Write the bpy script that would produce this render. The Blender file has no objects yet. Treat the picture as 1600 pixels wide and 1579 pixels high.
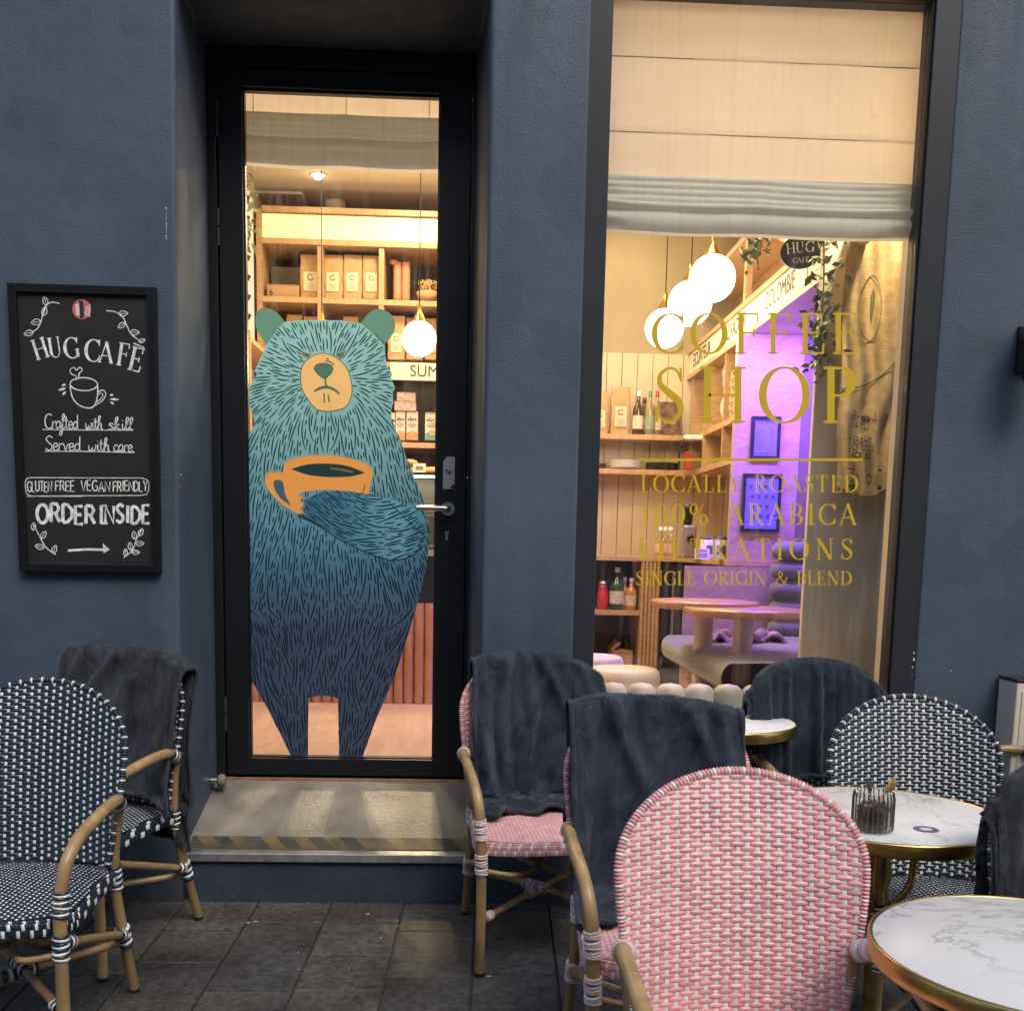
import bpy, bmesh, math, random
from mathutils import Vector, Matrix
from math import sin, cos, pi, radians, sqrt

# ------------------------------------------------------------------ camera, sky, sun, exposure
sc = bpy.context.scene
COL = sc.collection
EYE = Vector((0, 0, 1.35))
FPX, CPX, CPY = 1640.0, 800.0, 1066.0
_p, _y, _r = radians(-7.5), radians(2.4), radians(1.2)
FW = Vector((sin(_y)*cos(_p), cos(_y)*cos(_p), sin(_p)))
_rt = Vector((cos(_y), -sin(_y), 0)); _up = _rt.cross(FW)
RT = cos(_r)*_rt + sin(_r)*_up
UP = -sin(_r)*_rt + cos(_r)*_up
cam = bpy.data.objects.new('camera', bpy.data.cameras.new('camera'))
COL.objects.link(cam)
mw = Matrix((RT, UP, -FW)).transposed().to_4x4(); mw.translation = EYE
cam.matrix_world = mw
cam.data.sensor_fit = 'HORIZONTAL'; cam.data.sensor_width = 36
cam.data.lens = 36*FPX/1600
cam.data.shift_y = (CPY-789.5)/1600
cam.data.clip_start = .05; cam.data.clip_end = 400
sc.camera = cam

SUN_EL, SUN_AZ = radians(52), radians(152)
world = bpy.data.worlds.new('World'); sc.world = world; world.use_nodes = True
wn = world.node_tree.nodes; bg = wn['Background']
sky = wn.new('ShaderNodeTexSky'); sky.sky_type = 'NISHITA'; sky.sun_disc = False
sky.sun_elevation = SUN_EL; sky.sun_rotation = SUN_AZ; sky.dust_density = 3.0; sky.air_density = 1.0
world.node_tree.links.new(sky.outputs[0], bg.inputs[0]); bg.inputs[1].default_value = .145
sl = bpy.data.lights.new('sun', 'SUN'); sl.energy = .85; sl.angle = radians(25); sl.color = (1, .95, .88)
so = bpy.data.objects.new('sun', sl); COL.objects.link(so)
_sd = Vector((sin(SUN_AZ)*cos(SUN_EL), cos(SUN_AZ)*cos(SUN_EL), sin(SUN_EL)))
so.rotation_euler = _sd.to_track_quat('Z', 'Y').to_euler()
sc.view_settings.view_transform = 'Standard'; sc.view_settings.look = 'None'
sc.view_settings.exposure = 0.65; sc.view_settings.gamma = 1
sc.cycles.use_denoising = True
sc.cycles.max_bounces = 10; sc.cycles.transparent_max_bounces = 16
sc.cycles.sample_clamp_indirect = 6; sc.cycles.caustics_reflective = False; sc.cycles.caustics_refractive = False

# ------------------------------------------------------------------ helpers
rnd = random.Random(7)
def ray(px, py): return (px-CPX)/FPX*RT - (py-CPY)/FPX*UP + FW
def W(px, py, d):                      # the point of the vertical plane y = d seen at that place of the photograph
    v = ray(px, py); return EYE + v*(d/v.y)
def G(px, py, z=0):
    v = ray(px, py); return EYE + v*((z-EYE.z)/v.z)

class MB:
    def __init__(s): s.v = []; s.f = []; s.m = []; s.sm = []
    def add(s, vs, fs, m=0, smooth=False):
        b = len(s.v); s.v += [tuple(p) for p in vs]
        for f in fs: s.f.append(tuple(b+i for i in f)); s.m.append(m); s.sm.append(smooth)
    def box(s, x0, x1, y0, y1, z0, z1, m=0):
        s.add([(x0,y0,z0),(x1,y0,z0),(x1,y1,z0),(x0,y1,z0),(x0,y0,z1),(x1,y0,z1),(x1,y1,z1),(x0,y1,z1)],
              [(0,3,2,1),(4,5,6,7),(0,1,5,4),(1,2,6,5),(2,3,7,6),(3,0,4,7)], m)
    def tube(s, path, r, n=10, m=0, cap=True, closed=False):
        P = [Vector(p) for p in path]; L = len(P); vs = []; fs = []
        rr = r if isinstance(r, (list, tuple)) else [r]*L
        t0 = (P[1]-P[0]).normalized()
        a = Vector((0,0,1)) if abs(t0.z) < .9 else Vector((1,0,0))
        nrm = t0.cross(a).normalized()
        for i in range(L):
            if closed: t = (P[(i+1) % L]-P[i-1])
            else: t = P[min(i+1, L-1)]-P[max(i-1, 0)]
            if t.length < 1e-9: t = t0.copy()
            t.normalize(); nrm = (nrm-t*nrm.dot(t)).normalized(); bi = t.cross(nrm)
            for k in range(n):
                q = 2*pi*k/n; vs.append(P[i]+(nrm*cos(q)+bi*sin(q))*rr[i])
        for i in range(L if closed else L-1):
            j = (i+1) % L
            for k in range(n):
                k2 = (k+1) % n; fs.append((i*n+k, i*n+k2, j*n+k2, j*n+k))
        s.add(vs, fs, m, True)
        if cap and not closed:
            s.add(vs[:n], [tuple(range(n))[::-1]], m); s.add(vs[-n:], [tuple(range(n))], m)
    def lathe(s, prof, c=(0,0,0), n=24, m=0, smooth=True, wob=None):
        vs = []; fs = []; L = len(prof)
        for (r, z) in prof:
            for k in range(n):
                q = 2*pi*k/n; w = wob(q) if wob else 1
                vs.append((c[0]+r*w*cos(q), c[1]+r*w*sin(q), c[2]+z))
        for i in range(L-1):
            for k in range(n):
                k2 = (k+1) % n; fs.append((i*n+k, i*n+k2, (i+1)*n+k2, (i+1)*n+k))
        s.add(vs, fs, m, smooth)
        if prof[0][0] > 1e-4: s.add(vs[:n], [tuple(range(n))[::-1]], m)
        if prof[-1][0] > 1e-4: s.add(vs[-n:], [tuple(range(n))], m)
    def grid(s, fn, nu, nv, m=0, smooth=True):
        vs = [fn(i/nu, j/nv) for j in range(nv+1) for i in range(nu+1)]
        fs = [(j*(nu+1)+i, j*(nu+1)+i+1, (j+1)*(nu+1)+i+1, (j+1)*(nu+1)+i) for j in range(nv) for i in range(nu)]
        s.add(vs, fs, m, smooth)
    def ribbon(s, pts, w, tf, lvl=0, m=0):  # flat stroke: pts 2-D, w width or list, tf maps (a, b, level) to 3-D
        n = len(pts); ww = w if isinstance(w, (list, tuple)) else [w]*n; vs = []
        for i in range(n):
            a = pts[max(i-1, 0)]; b = pts[min(i+1, n-1)]
            dx, dy = b[0]-a[0], b[1]-a[1]; l = sqrt(dx*dx+dy*dy) or 1
            nx, ny = -dy/l*ww[i]/2, dx/l*ww[i]/2
            vs += [tf(pts[i][0]+nx, pts[i][1]+ny, lvl), tf(pts[i][0]-nx, pts[i][1]-ny, lvl)]
        s.add(vs, [(2*i, 2*i+1, 2*i+3, 2*i+2) for i in range(n-1)], m)
    def poly(s, pts, tf, lvl=0, m=0):
        s.add([tf(a, b, lvl) for a, b in pts], [tuple(range(len(pts)))], m)
    def build(s, name, mats, parent=None, loc=None, bevel=0, tri=False):
        me = bpy.data.meshes.new(name); me.from_pydata(s.v, [], s.f)
        for mt in (mats if isinstance(mats, (list, tuple)) else [mats]): me.materials.append(mt)
        me.polygons.foreach_set('material_index', s.m); me.polygons.foreach_set('use_smooth', s.sm)
        if tri:
            b = bmesh.new(); b.from_mesh(me); bmesh.ops.triangulate(b, faces=b.faces[:], ngon_method='BEAUTY'); b.to_mesh(me); b.free()
        me.update()
        o = bpy.data.objects.new(name, me); COL.objects.link(o)
        if parent: o.parent = parent
        if loc: o.location = loc
        if bevel:
            bv = o.modifiers.new('bevel', 'BEVEL'); bv.width = bevel; bv.segments = 2; bv.limit_method = 'ANGLE'; bv.angle_limit = radians(50)
        return o

def tag(o, label, cat=None, group=None, kind=None):
    if label: o['label'] = label
    if cat: o['category'] = cat
    if group: o['group'] = group
    if kind: o['kind'] = kind
    return o
def empty(name, loc, label, cat, group=None, rz=0):
    o = bpy.data.objects.new(name, None); COL.objects.link(o); o.empty_display_size = .1
    o.location = loc; o.rotation_euler = (0, 0, rz); return tag(o, label, cat, group)
def copy_tree(o, parent=None):
    c = o.copy(); COL.objects.link(c); c.parent = parent
    for ch in list(o.children): copy_tree(ch, c)
    return c
SLOPE = .024
def gz(y): return -SLOPE*(3.84-y)          # the pavement falls towards the street
def smooth_path(pts, n=8):
    P = [Vector(p) for p in pts]; out = []
    for i in range(len(P)-1):
        p0 = P[max(i-1, 0)]; p1 = P[i]; p2 = P[i+1]; p3 = P[min(i+2, len(P)-1)]
        for k in range(n):
            t = k/n
            out.append(.5*((2*p1)+(p2-p0)*t+(2*p0-5*p1+4*p2-p3)*t*t+(3*p1-p0-3*p2+p3)*t**3))
    out.append(P[-1]); return out
def sp2(pts, n=6): return [(v.x, v.y) for v in smooth_path([(a, b, 0) for a, b in pts], n)]

# ------------------------------------------------------------------ materials
def mat(name, col, rough=.5, metal=0, var=0, vs=8, bump=0, bs=60, sheen=0, coat=0, scale=None, emit=None, spec=None, detail=4, col2=None, tint=None):
    m = bpy.data.materials.new(name); m.use_nodes = True
    nt = m.node_tree; N = nt.nodes; L = nt.links; b = N['Principled BSDF']
    b.inputs['Base Color'].default_value = (*col, 1); b.inputs['Roughness'].default_value = rough
    b.inputs['Metallic'].default_value = metal
    if spec is not None: b.inputs['Specular IOR Level'].default_value = spec
    if sheen: b.inputs['Sheen Weight'].default_value = sheen; b.inputs['Sheen Roughness'].default_value = .35
    if tint: b.inputs['Sheen Tint'].default_value = (*tint, 1)
    if coat: b.inputs['Coat Weight'].default_value = coat; b.inputs['Coat Roughness'].default_value = .15
    if emit: b.inputs['Emission Color'].default_value = (*emit[0], 1); b.inputs['Emission Strength'].default_value = emit[1]
    if var or bump or col2:
        tc = N.new('ShaderNodeTexCoord'); mp = N.new('ShaderNodeMapping'); L.new(tc.outputs['Object'], mp.inputs[0])
        if scale: mp.inputs['Scale'].default_value = scale
    if var or col2:
        n = N.new('ShaderNodeTexNoise'); n.inputs['Scale'].default_value = vs; n.inputs['Detail'].default_value = detail; L.new(mp.outputs[0], n.inputs[0])
        r = N.new('ShaderNodeValToRGB'); L.new(n.outputs[0], r.inputs[0]); L.new(r.outputs[0], b.inputs['Base Color'])
        r.color_ramp.elements[0].position = .3; r.color_ramp.elements[1].position = .7
        c1 = [max(0, c*(1-var)) for c in col]; c2 = col2 or [min(1, c*(1+var)) for c in col]
        r.color_ramp.elements[0].color = (*c1, 1); r.color_ramp.elements[1].color = (*c2, 1)
    if bump:
        n2 = N.new('ShaderNodeTexNoise'); n2.inputs['Scale'].default_value = bs; n2.inputs['Detail'].default_value = 5; L.new(mp.outputs[0], n2.inputs[0])
        bp = N.new('ShaderNodeBump'); bp.inputs['Strength'].default_value = bump; bp.inputs['Distance'].default_value = .01
        L.new(n2.outputs[0], bp.inputs['Height']); L.new(bp.outputs[0], b.inputs['Normal'])
    return m
def glass_mat(name, tint=(1,1,1), rough=0, refl=1.0, smear=0):
    m = bpy.data.materials.new(name); m.use_nodes = True; nt = m.node_tree; N = nt.nodes; L = nt.links
    N.remove(N['Principled BSDF']); out = N['Material Output']
    t = N.new('ShaderNodeBsdfTransparent'); t.inputs[0].default_value = (*tint, 1)
    g = N.new('ShaderNodeBsdfGlossy'); g.inputs['Roughness'].default_value = rough
    f = N.new('ShaderNodeLayerWeight'); f.inputs[0].default_value = .5      # reflectance of a thin pane, the same from both sides
    pw = N.new('ShaderNodeMath'); pw.operation = 'POWER'; pw.inputs[1].default_value = 5; L.new(f.outputs['Facing'], pw.inputs[0])
    mu = N.new('ShaderNodeMath'); mu.operation = 'MULTIPLY_ADD'; mu.inputs[1].default_value = .9*refl; mu.inputs[2].default_value = .045*refl
    L.new(pw.outputs[0], mu.inputs[0])
    mx = N.new('ShaderNodeMixShader'); L.new(mu.outputs[0], mx.inputs[0]); L.new(t.outputs[0], mx.inputs[1]); L.new(g.outputs[0], mx.inputs[2])
    last = mx
    if smear:                            # dried rain runs and dust on the pane
        tc = N.new('ShaderNodeTexCoord'); mp = N.new('ShaderNodeMapping'); mp.inputs['Scale'].default_value = (28, 1, 1.6); L.new(tc.outputs['Object'], mp.inputs[0])
        n = N.new('ShaderNodeTexNoise'); n.inputs['Scale'].default_value = 1.5; n.inputs['Detail'].default_value = 6; L.new(mp.outputs[0], n.inputs[0])
        r = N.new('ShaderNodeValToRGB'); r.color_ramp.elements[0].position = .5; r.color_ramp.elements[1].position = .9
        r.color_ramp.elements[1].color = (smear, smear, smear, 1); L.new(n.outputs[0], r.inputs[0])
        d = N.new('ShaderNodeBsdfDiffuse'); d.inputs[0].default_value = (.8, .78, .72, 1)
        tr = N.new('ShaderNodeBsdfTranslucent'); tr.inputs[0].default_value = (.8, .78, .72, 1)
        m0 = N.new('ShaderNodeMixShader'); L.new(d.outputs[0], m0.inputs[1]); L.new(tr.outputs[0], m0.inputs[2])
        m2 = N.new('ShaderNodeMixShader'); L.new(r.outputs[0], m2.inputs[0]); L.new(mx.outputs[0], m2.inputs[1]); L.new(m0.outputs[0], m2.inputs[2]); last = m2
    L.new(last.outputs[0], out.inputs[0]); return m
def film(name, col, trans=.5, rough=.5, ramp=None, axis='Z', lo=0, hi=1):   # fabric or sticker film: part of the light goes through
    m = bpy.data.materials.new(name); m.use_nodes = True; nt = m.node_tree; N = nt.nodes; L = nt.links
    b = N['Principled BSDF']; b.inputs['Roughness'].default_value = rough; b.inputs['Base Color'].default_value = (*col, 1)
    t = N.new('ShaderNodeBsdfTranslucent'); t.inputs[0].default_value = (*col, 1)
    mx = N.new('ShaderNodeMixShader'); mx.inputs[0].default_value = trans
    L.new(b.outputs[0], mx.inputs[1]); L.new(t.outputs[0], mx.inputs[2]); L.new(mx.outputs[0], N['Material Output'].inputs[0])
    if ramp:
        tc = N.new('ShaderNodeTexCoord'); sx = N.new('ShaderNodeSeparateXYZ'); L.new(tc.outputs['Object'], sx.inputs[0])
        mr = N.new('ShaderNodeMapRange'); mr.inputs[1].default_value = lo; mr.inputs[2].default_value = hi; L.new(sx.outputs[axis], mr.inputs[0])
        r = N.new('ShaderNodeValToRGB'); L.new(mr.outputs[0], r.inputs[0])
        while len(r.color_ramp.elements) < len(ramp): r.color_ramp.elements.new(.5)
        for e, (p, c) in zip(r.color_ramp.elements, ramp): e.position = p; e.color = (*c, 1)
        L.new(r.outputs[0], b.inputs['Base Color']); L.new(r.outputs[0], t.inputs[0])
    return m
def wood(name, c1, c2, scale=(2, 2, 14), rough=.45, bands=5):
    m = bpy.data.materials.new(name); m.use_nodes = True; nt = m.node_tree; N = nt.nodes; L = nt.links; b = N['Principled BSDF']
    tc = N.new('ShaderNodeTexCoord'); mp = N.new('ShaderNodeMapping'); mp.inputs['Scale'].default_value = scale; L.new(tc.outputs['Object'], mp.inputs[0])
    n = N.new('ShaderNodeTexNoise'); n.inputs['Scale'].default_value = bands; n.inputs['Detail'].default_value = 8; n.inputs['Distortion'].default_value = 1.2; L.new(mp.outputs[0], n.inputs[0])
    r = N.new('ShaderNodeValToRGB'); r.color_ramp.elements[0].position = .3; r.color_ramp.elements[1].position = .72
    r.color_ramp.elements[0].color = (*c1, 1); r.color_ramp.elements[1].color = (*c2, 1); L.new(n.outputs[0], r.inputs[0]); L.new(r.outputs[0], b.inputs['Base Color'])
    b.inputs['Roughness'].default_value = rough
    bp = N.new('ShaderNodeBump'); bp.inputs['Strength'].default_value = .15; bp.inputs['Distance'].default_value = .003; L.new(n.outputs[0], bp.inputs['Height']); L.new(bp.outputs[0], b.inputs['Normal'])
    return m

def plaster():
    m = mat('blue_plaster', (.058, .085, .130), .62, var=.0, bump=.2, bs=130); nt = m.node_tree; N = nt.nodes; L = nt.links; b = N['Principled BSDF']
    tc = N.new('ShaderNodeTexCoord')
    n = N.new('ShaderNodeTexNoise'); n.inputs['Scale'].default_value = 1.7; n.inputs['Detail'].default_value = 7; L.new(tc.outputs['Object'], n.inputs[0])
    r = N.new('ShaderNodeValToRGB'); L.new(n.outputs[0], r.inputs[0]); r.color_ramp.elements[0].position = .3; r.color_ramp.elements[1].position = .72
    r.color_ramp.elements[0].color = (.045, .068, .098, 1); r.color_ramp.elements[1].color = (.068, .099, .142, 1)
    mp = N.new('ShaderNodeMapping'); mp.inputs['Scale'].default_value = (9, 9, .8); L.new(tc.outputs['Object'], mp.inputs[0])
    n2 = N.new('ShaderNodeTexNoise'); n2.inputs['Scale'].default_value = 1.4; n2.inputs['Detail'].default_value = 6; L.new(mp.outputs[0], n2.inputs[0])
    r2 = N.new('ShaderNodeValToRGB'); L.new(n2.outputs[0], r2.inputs[0]); r2.color_ramp.elements[0].position = .62; r2.color_ramp.elements[1].position = .85
    r2.color_ramp.elements[0].color = (0, 0, 0, 1); r2.color_ramp.elements[1].color = (.25, .25, .25, 1)
    mx = N.new('ShaderNodeMixRGB'); L.new(r2.outputs[0], mx.inputs[0]); L.new(r.outputs[0], mx.inputs[1]); mx.inputs[2].default_value = (.15, .17, .2, 1)
    L.new(mx.outputs[0], b.inputs['Base Color'])
    # splash dirt and damp rising from the pavement, ragged upper edge
    sx = N.new('ShaderNodeSeparateXYZ'); L.new(tc.outputs['Object'], sx.inputs[0])
    n5 = N.new('ShaderNodeTexNoise'); n5.inputs['Scale'].default_value = 7; n5.inputs['Detail'].default_value = 9; n5.inputs['Roughness'].default_value = .7; L.new(tc.outputs['Object'], n5.inputs[0])
    a5 = N.new('ShaderNodeMath'); a5.operation = 'MULTIPLY_ADD'; a5.inputs[1].default_value = -1.1; a5.inputs[2].default_value = .72; L.new(n5.outputs[0], a5.inputs[0])
    d5 = N.new('ShaderNodeMath'); d5.operation = 'SUBTRACT'; L.new(sx.outputs['Z'], d5.inputs[0]); L.new(a5.outputs[0], d5.inputs[1])
    r5 = N.new('ShaderNodeMapRange'); r5.inputs[1].default_value = -.12; r5.inputs[2].default_value = .06; r5.inputs[3].default_value = .6; r5.inputs[4].default_value = 0; L.new(d5.outputs[0], r5.inputs[0])
    mx5 = N.new('ShaderNodeMixRGB'); L.new(r5.outputs[0], mx5.inputs[0]); L.new(mx.outputs[0], mx5.inputs[1]); mx5.inputs[2].default_value = (.042, .042, .042, 1)
    n6 = N.new('ShaderNodeTexNoise'); n6.inputs['Scale'].default_value = 2.6; n6.inputs['Detail'].default_value = 2; L.new(tc.outputs['Object'], n6.inputs[0])
    r6 = N.new('ShaderNodeValToRGB'); L.new(n6.outputs[0], r6.inputs[0]); r6.color_ramp.elements[0].position = .54; r6.color_ramp.elements[1].position = .57; r6.color_ramp.elements[0].color = (0, 0, 0, 1); r6.color_ramp.elements[1].color = (.4, .4, .4, 1)
    mx6 = N.new('ShaderNodeMixRGB'); L.new(r6.outputs[0], mx6.inputs[0]); L.new(mx5.outputs[0], mx6.inputs[1]); mx6.inputs[2].default_value = (.038, .06, .088, 1)
    L.new(mx6.outputs[0], b.inputs['Base Color'])
    rr6 = N.new('ShaderNodeMapRange'); rr6.inputs[1].default_value = .35; rr6.inputs[2].default_value = .7; rr6.inputs[3].default_value = .48; rr6.inputs[4].default_value = .75; L.new(n2.outputs[0], rr6.inputs[0]); L.new(rr6.outputs[0], b.inputs['Roughness'])
    # second, broader trowel relief
    n3 = N.new('ShaderNodeTexNoise'); n3.inputs['Scale'].default_value = 14; n3.inputs['Detail'].default_value = 3; L.new(tc.outputs['Object'], n3.inputs[0])
    b2 = N.new('ShaderNodeBump'); b2.inputs['Strength'].default_value = .13; b2.inputs['Distance'].default_value = .02; L.new(n3.outputs[0], b2.inputs['Height'])
    old = b.inputs['Normal'].links[0].from_node; L.new(b2.outputs[0], old.inputs['Normal'])
    return m
def marble():
    m = bpy.data.materials.new('white_marble'); m.use_nodes = True; nt = m.node_tree; N = nt.nodes; L = nt.links; b = N['Principled BSDF']
    tc = N.new('ShaderNodeTexCoord'); oi = N.new('ShaderNodeObjectInfo'); va = N.new('ShaderNodeVectorMath'); va.operation = 'ADD'
    L.new(tc.outputs['Object'], va.inputs[0]); L.new(oi.outputs['Location'], va.inputs[1])
    mp = N.new('ShaderNodeMapping'); mp.inputs['Rotation'].default_value = (0, 0, .5); mp.inputs['Scale'].default_value = (1, 2.2, 1); L.new(va.outputs[0], mp.inputs[0])
    n = N.new('ShaderNodeTexNoise'); n.inputs['Scale'].default_value = 3.0; n.inputs['Detail'].default_value = 9; n.inputs['Roughness'].default_value = .62; n.inputs['Distortion'].default_value = 1.0; L.new(mp.outputs[0], n.inputs[0])
    s = N.new('ShaderNodeMath'); s.operation = 'SUBTRACT'; s.inputs[1].default_value = .5; L.new(n.outputs[0], s.inputs[0])
    a = N.new('ShaderNodeMath'); a.operation = 'ABSOLUTE'; L.new(s.outputs[0], a.inputs[0])
    r = N.new('ShaderNodeValToRGB'); L.new(a.outputs[0], r.inputs[0])
    r.color_ramp.elements[0].position = 0; r.color_ramp.elements[0].color = (.34, .35, .36, 1)
    r.color_ramp.elements[1].position = .022; r.color_ramp.elements[1].color = (.66, .67, .66, 1)
    n2 = N.new('ShaderNodeTexNoise'); n2.inputs['Scale'].default_value = 2.2; n2.inputs['Detail'].default_value = 5; L.new(va.outputs[0], n2.inputs[0])
    r2 = N.new('ShaderNodeValToRGB'); L.new(n2.outputs[0], r2.inputs[0]); r2.color_ramp.elements[0].position = .4; r2.color_ramp.elements[1].position = .62
    mx = N.new('ShaderNodeMixRGB'); L.new(r2.outputs[0], mx.inputs[0]); L.new(r.outputs[0], mx.inputs[1]); mx.inputs[2].default_value = (.67, .68, .67, 1)
    L.new(mx.outputs[0], b.inputs['Base Color']); b.inputs['Roughness'].default_value = .36; b.inputs['Specular IOR Level'].default_value = .14
    return m
def paver():
    m = mat('slate_paver', (.03, .029, .028), .55, var=0, bump=.5, bs=90); nt = m.node_tree; N = nt.nodes; L = nt.links; b = N['Principled BSDF']
    g = N.new('ShaderNodeNewGeometry'); tc = N.new('ShaderNodeTexCoord')
    r = N.new('ShaderNodeValToRGB'); L.new(g.outputs['Random Per Island'], r.inputs[0])
    r.color_ramp.elements[0].color = (.030, .029, .028, 1); r.color_ramp.elements[1].color = (.056, .051, .046, 1)
    n = N.new('ShaderNodeTexNoise'); n.inputs['Scale'].default_value = 40; n.inputs['Detail'].default_value = 8; L.new(tc.outputs['Object'], n.inputs[0])
    n1 = N.new('ShaderNodeTexNoise'); n1.inputs['Scale'].default_value = 2.5; n1.inputs['Detail'].default_value = 6; L.new(tc.outputs['Object'], n1.inputs[0])
    ad = N.new('ShaderNodeMath'); ad.operation = 'MULTIPLY'; L.new(n.outputs[0], ad.inputs[0]); L.new(n1.outputs[0], ad.inputs[1])
    mr = N.new('ShaderNodeMapRange'); mr.inputs[1].default_value = .12; mr.inputs[2].default_value = .4; mr.inputs[3].default_value = .5; mr.inputs[4].default_value = 2.3; L.new(ad.outputs[0], mr.inputs[0])
    mx = N.new('ShaderNodeVectorMath'); mx.operation = 'SCALE'; L.new(r.outputs[0], mx.inputs[0]); L.new(mr.outputs[0], mx.inputs['Scale'])
    L.new(mx.outputs[0], b.inputs['Base Color'])
    mr2 = N.new('ShaderNodeMapRange'); mr2.inputs[1].default_value = .3; mr2.inputs[2].default_value = .7; mr2.inputs[3].default_value = .55; mr2.inputs[4].default_value = .85; L.new(n1.outputs[0], mr2.inputs[0]); L.new(mr2.outputs[0], b.inputs['Roughness'])
    return m
def plush(name, c):
    m = mat(name, c, .95, sheen=.5, tint=(.42, .47, .58), bump=.6, bs=420, spec=.1); nt = m.node_tree; N = nt.nodes; L = nt.links; b = N['Principled BSDF']
    tc = N.new('ShaderNodeTexCoord'); mp = N.new('ShaderNodeMapping'); mp.inputs['Scale'].default_value = (1.6, 1.6, .8); L.new(tc.outputs['Object'], mp.inputs[0])
    n = N.new('ShaderNodeTexNoise'); n.inputs['Scale'].default_value = 9; n.inputs['Detail'].default_value = 9; n.inputs['Roughness'].default_value = .75; n.inputs['Distortion'].default_value = .8; L.new(mp.outputs[0], n.inputs[0])
    r = N.new('ShaderNodeValToRGB'); L.new(n.outputs[0], r.inputs[0]); r.color_ramp.elements[0].position = .36; r.color_ramp.elements[1].position = .68
    r.color_ramp.elements[0].color = (*[k*.62 for k in c], 1); r.color_ramp.elements[1].color = (*[k*1.6 for k in c], 1)
    L.new(r.outputs[0], b.inputs['Base Color'])
    r3 = N.new('ShaderNodeMapRange'); r3.inputs[1].default_value = .35; r3.inputs[2].default_value = .7; r3.inputs[3].default_value = .1; r3.inputs[4].default_value = .55; L.new(n.outputs[0], r3.inputs[0]); L.new(r3.outputs[0], b.inputs['Sheen Weight'])
    return m

M = dict(
    plaster=plaster(), marble=marble(), paver=paver(),
    black=mat('black_door_paint', (.008, .009, .012), .38, bump=.05, bs=200), frame=mat('charcoal_frame_paint', (.022, .026, .031), .42, bump=.05, bs=200),
    gasket=mat('black_rubber', (.006, .006, .006), .7), steel=mat('brushed_steel', (.62, .62, .6), .3, 1), alu=mat('worn_aluminium', (.42, .42, .41), .42, .75, var=.25, vs=18, bump=.2, bs=80),
    brass=mat('brushed_brass', (.55, .37, .12), .28, 1, var=.15, vs=20), bamboo=mat('bamboo_tube', (.34, .225, .10), .4, var=.36, vs=16, bump=.12, bs=40, scale=(1, 1, .35), coat=.15),
    darkbamboo=mat('dark_bamboo_tube', (.27, .18, .08), .42, var=.4, vs=16, bump=.12, bs=40, scale=(1, 1, .35), coat=.15),  # darker tube tone for rear legs, side braces and seat frame
    white_cane=mat('white_cane', (.74, .73, .71), .35, coat=.2), navy_cane=mat('navy_cane', (.011, .024, .042), .3, coat=.2, var=.2, vs=30), pink_cane=mat('pink_cane', (.69, .33, .34), .4, coat=.25, var=.12, vs=25),
    pink_pale=mat('pale_pink_cane', (.64, .42, .41), .38, coat=.15, var=.12, vs=25), pink_shadow=mat('pink_cane_gap_shade', (.46, .18, .19), .6), navy_shadow=mat('navy_cane_gap_shade', (.006, .01, .018), .6),  # darker cane copies: shade of the weave gaps put into the sheet colour
    plush=plush('charcoal_plush', (.036, .043, .060)), plush2=plush('navy_plush', (.026, .034, .048)), plush3=plush('grey_plush', (.038, .042, .050)),
    pane=glass_mat('window_pane', (.97, .98, .97), 0, 1.15, .07), door_pane=glass_mat('door_pane', (.97, .98, .97), 0, 1, .08), clear=glass_mat('clear_glass', (.95, .96, .95), .03, 1),
    gold=mat('gold_vinyl', (.66, .44, .008), .5), chalk=mat('chalk', (.75, .74, .7), .95, var=.3, vs=60), board=mat('blackboard', (.009, .009, .009), .72, var=.3, vs=6),
    bframe=mat('black_wood_frame', (.006, .006, .006), .35, bump=.1, bs=60), white=mat('white_paint', (.8, .79, .76), .5), cream=mat('cream_plaster', (.66, .56, .43), .8, var=.06, vs=3, bump=.1, bs=80),
    concrete=None,
)
for k_ in ('pink_cane', 'navy_cane', 'white_cane', 'pink_pale'):      # every strand of cane has its own slight fading
    nt = M[k_].node_tree; N = nt.nodes; L = nt.links; b = N['Principled BSDF']; g = N.new('ShaderNodeNewGeometry')
    mr = N.new('ShaderNodeMapRange'); mr.inputs[3].default_value = .88; mr.inputs[4].default_value = 1.12; L.new(g.outputs['Random Per Island'], mr.inputs[0])
    sc_ = N.new('ShaderNodeVectorMath'); sc_.operation = 'SCALE'; L.new(mr.outputs[0], sc_.inputs['Scale'])
    if b.inputs['Base Color'].links: L.new(b.inputs['Base Color'].links[0].from_socket, sc_.inputs[0])
    else: sc_.inputs[0].default_value = b.inputs['Base Color'].default_value[:3]
    L.new(sc_.outputs[0], b.inputs['Base Color'])
def concrete():
    m = mat('worn_concrete', (.20, .185, .155), .5, var=.4, vs=5, bump=.3, bs=70, detail=9); return m
M['concrete'] = concrete()
M['plinth'] = mat('dark_blue_plinth_paint', (.03, .043, .066), .6, var=.3, vs=5, bump=.3, bs=60, detail=8)
M['chip'] = mat('bare_plaster_chip', (.62, .6, .56), .9, var=.2, vs=80)

DW, DG = 3.842, 4.35          # wall face, door leaf face (metres from the camera)
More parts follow.
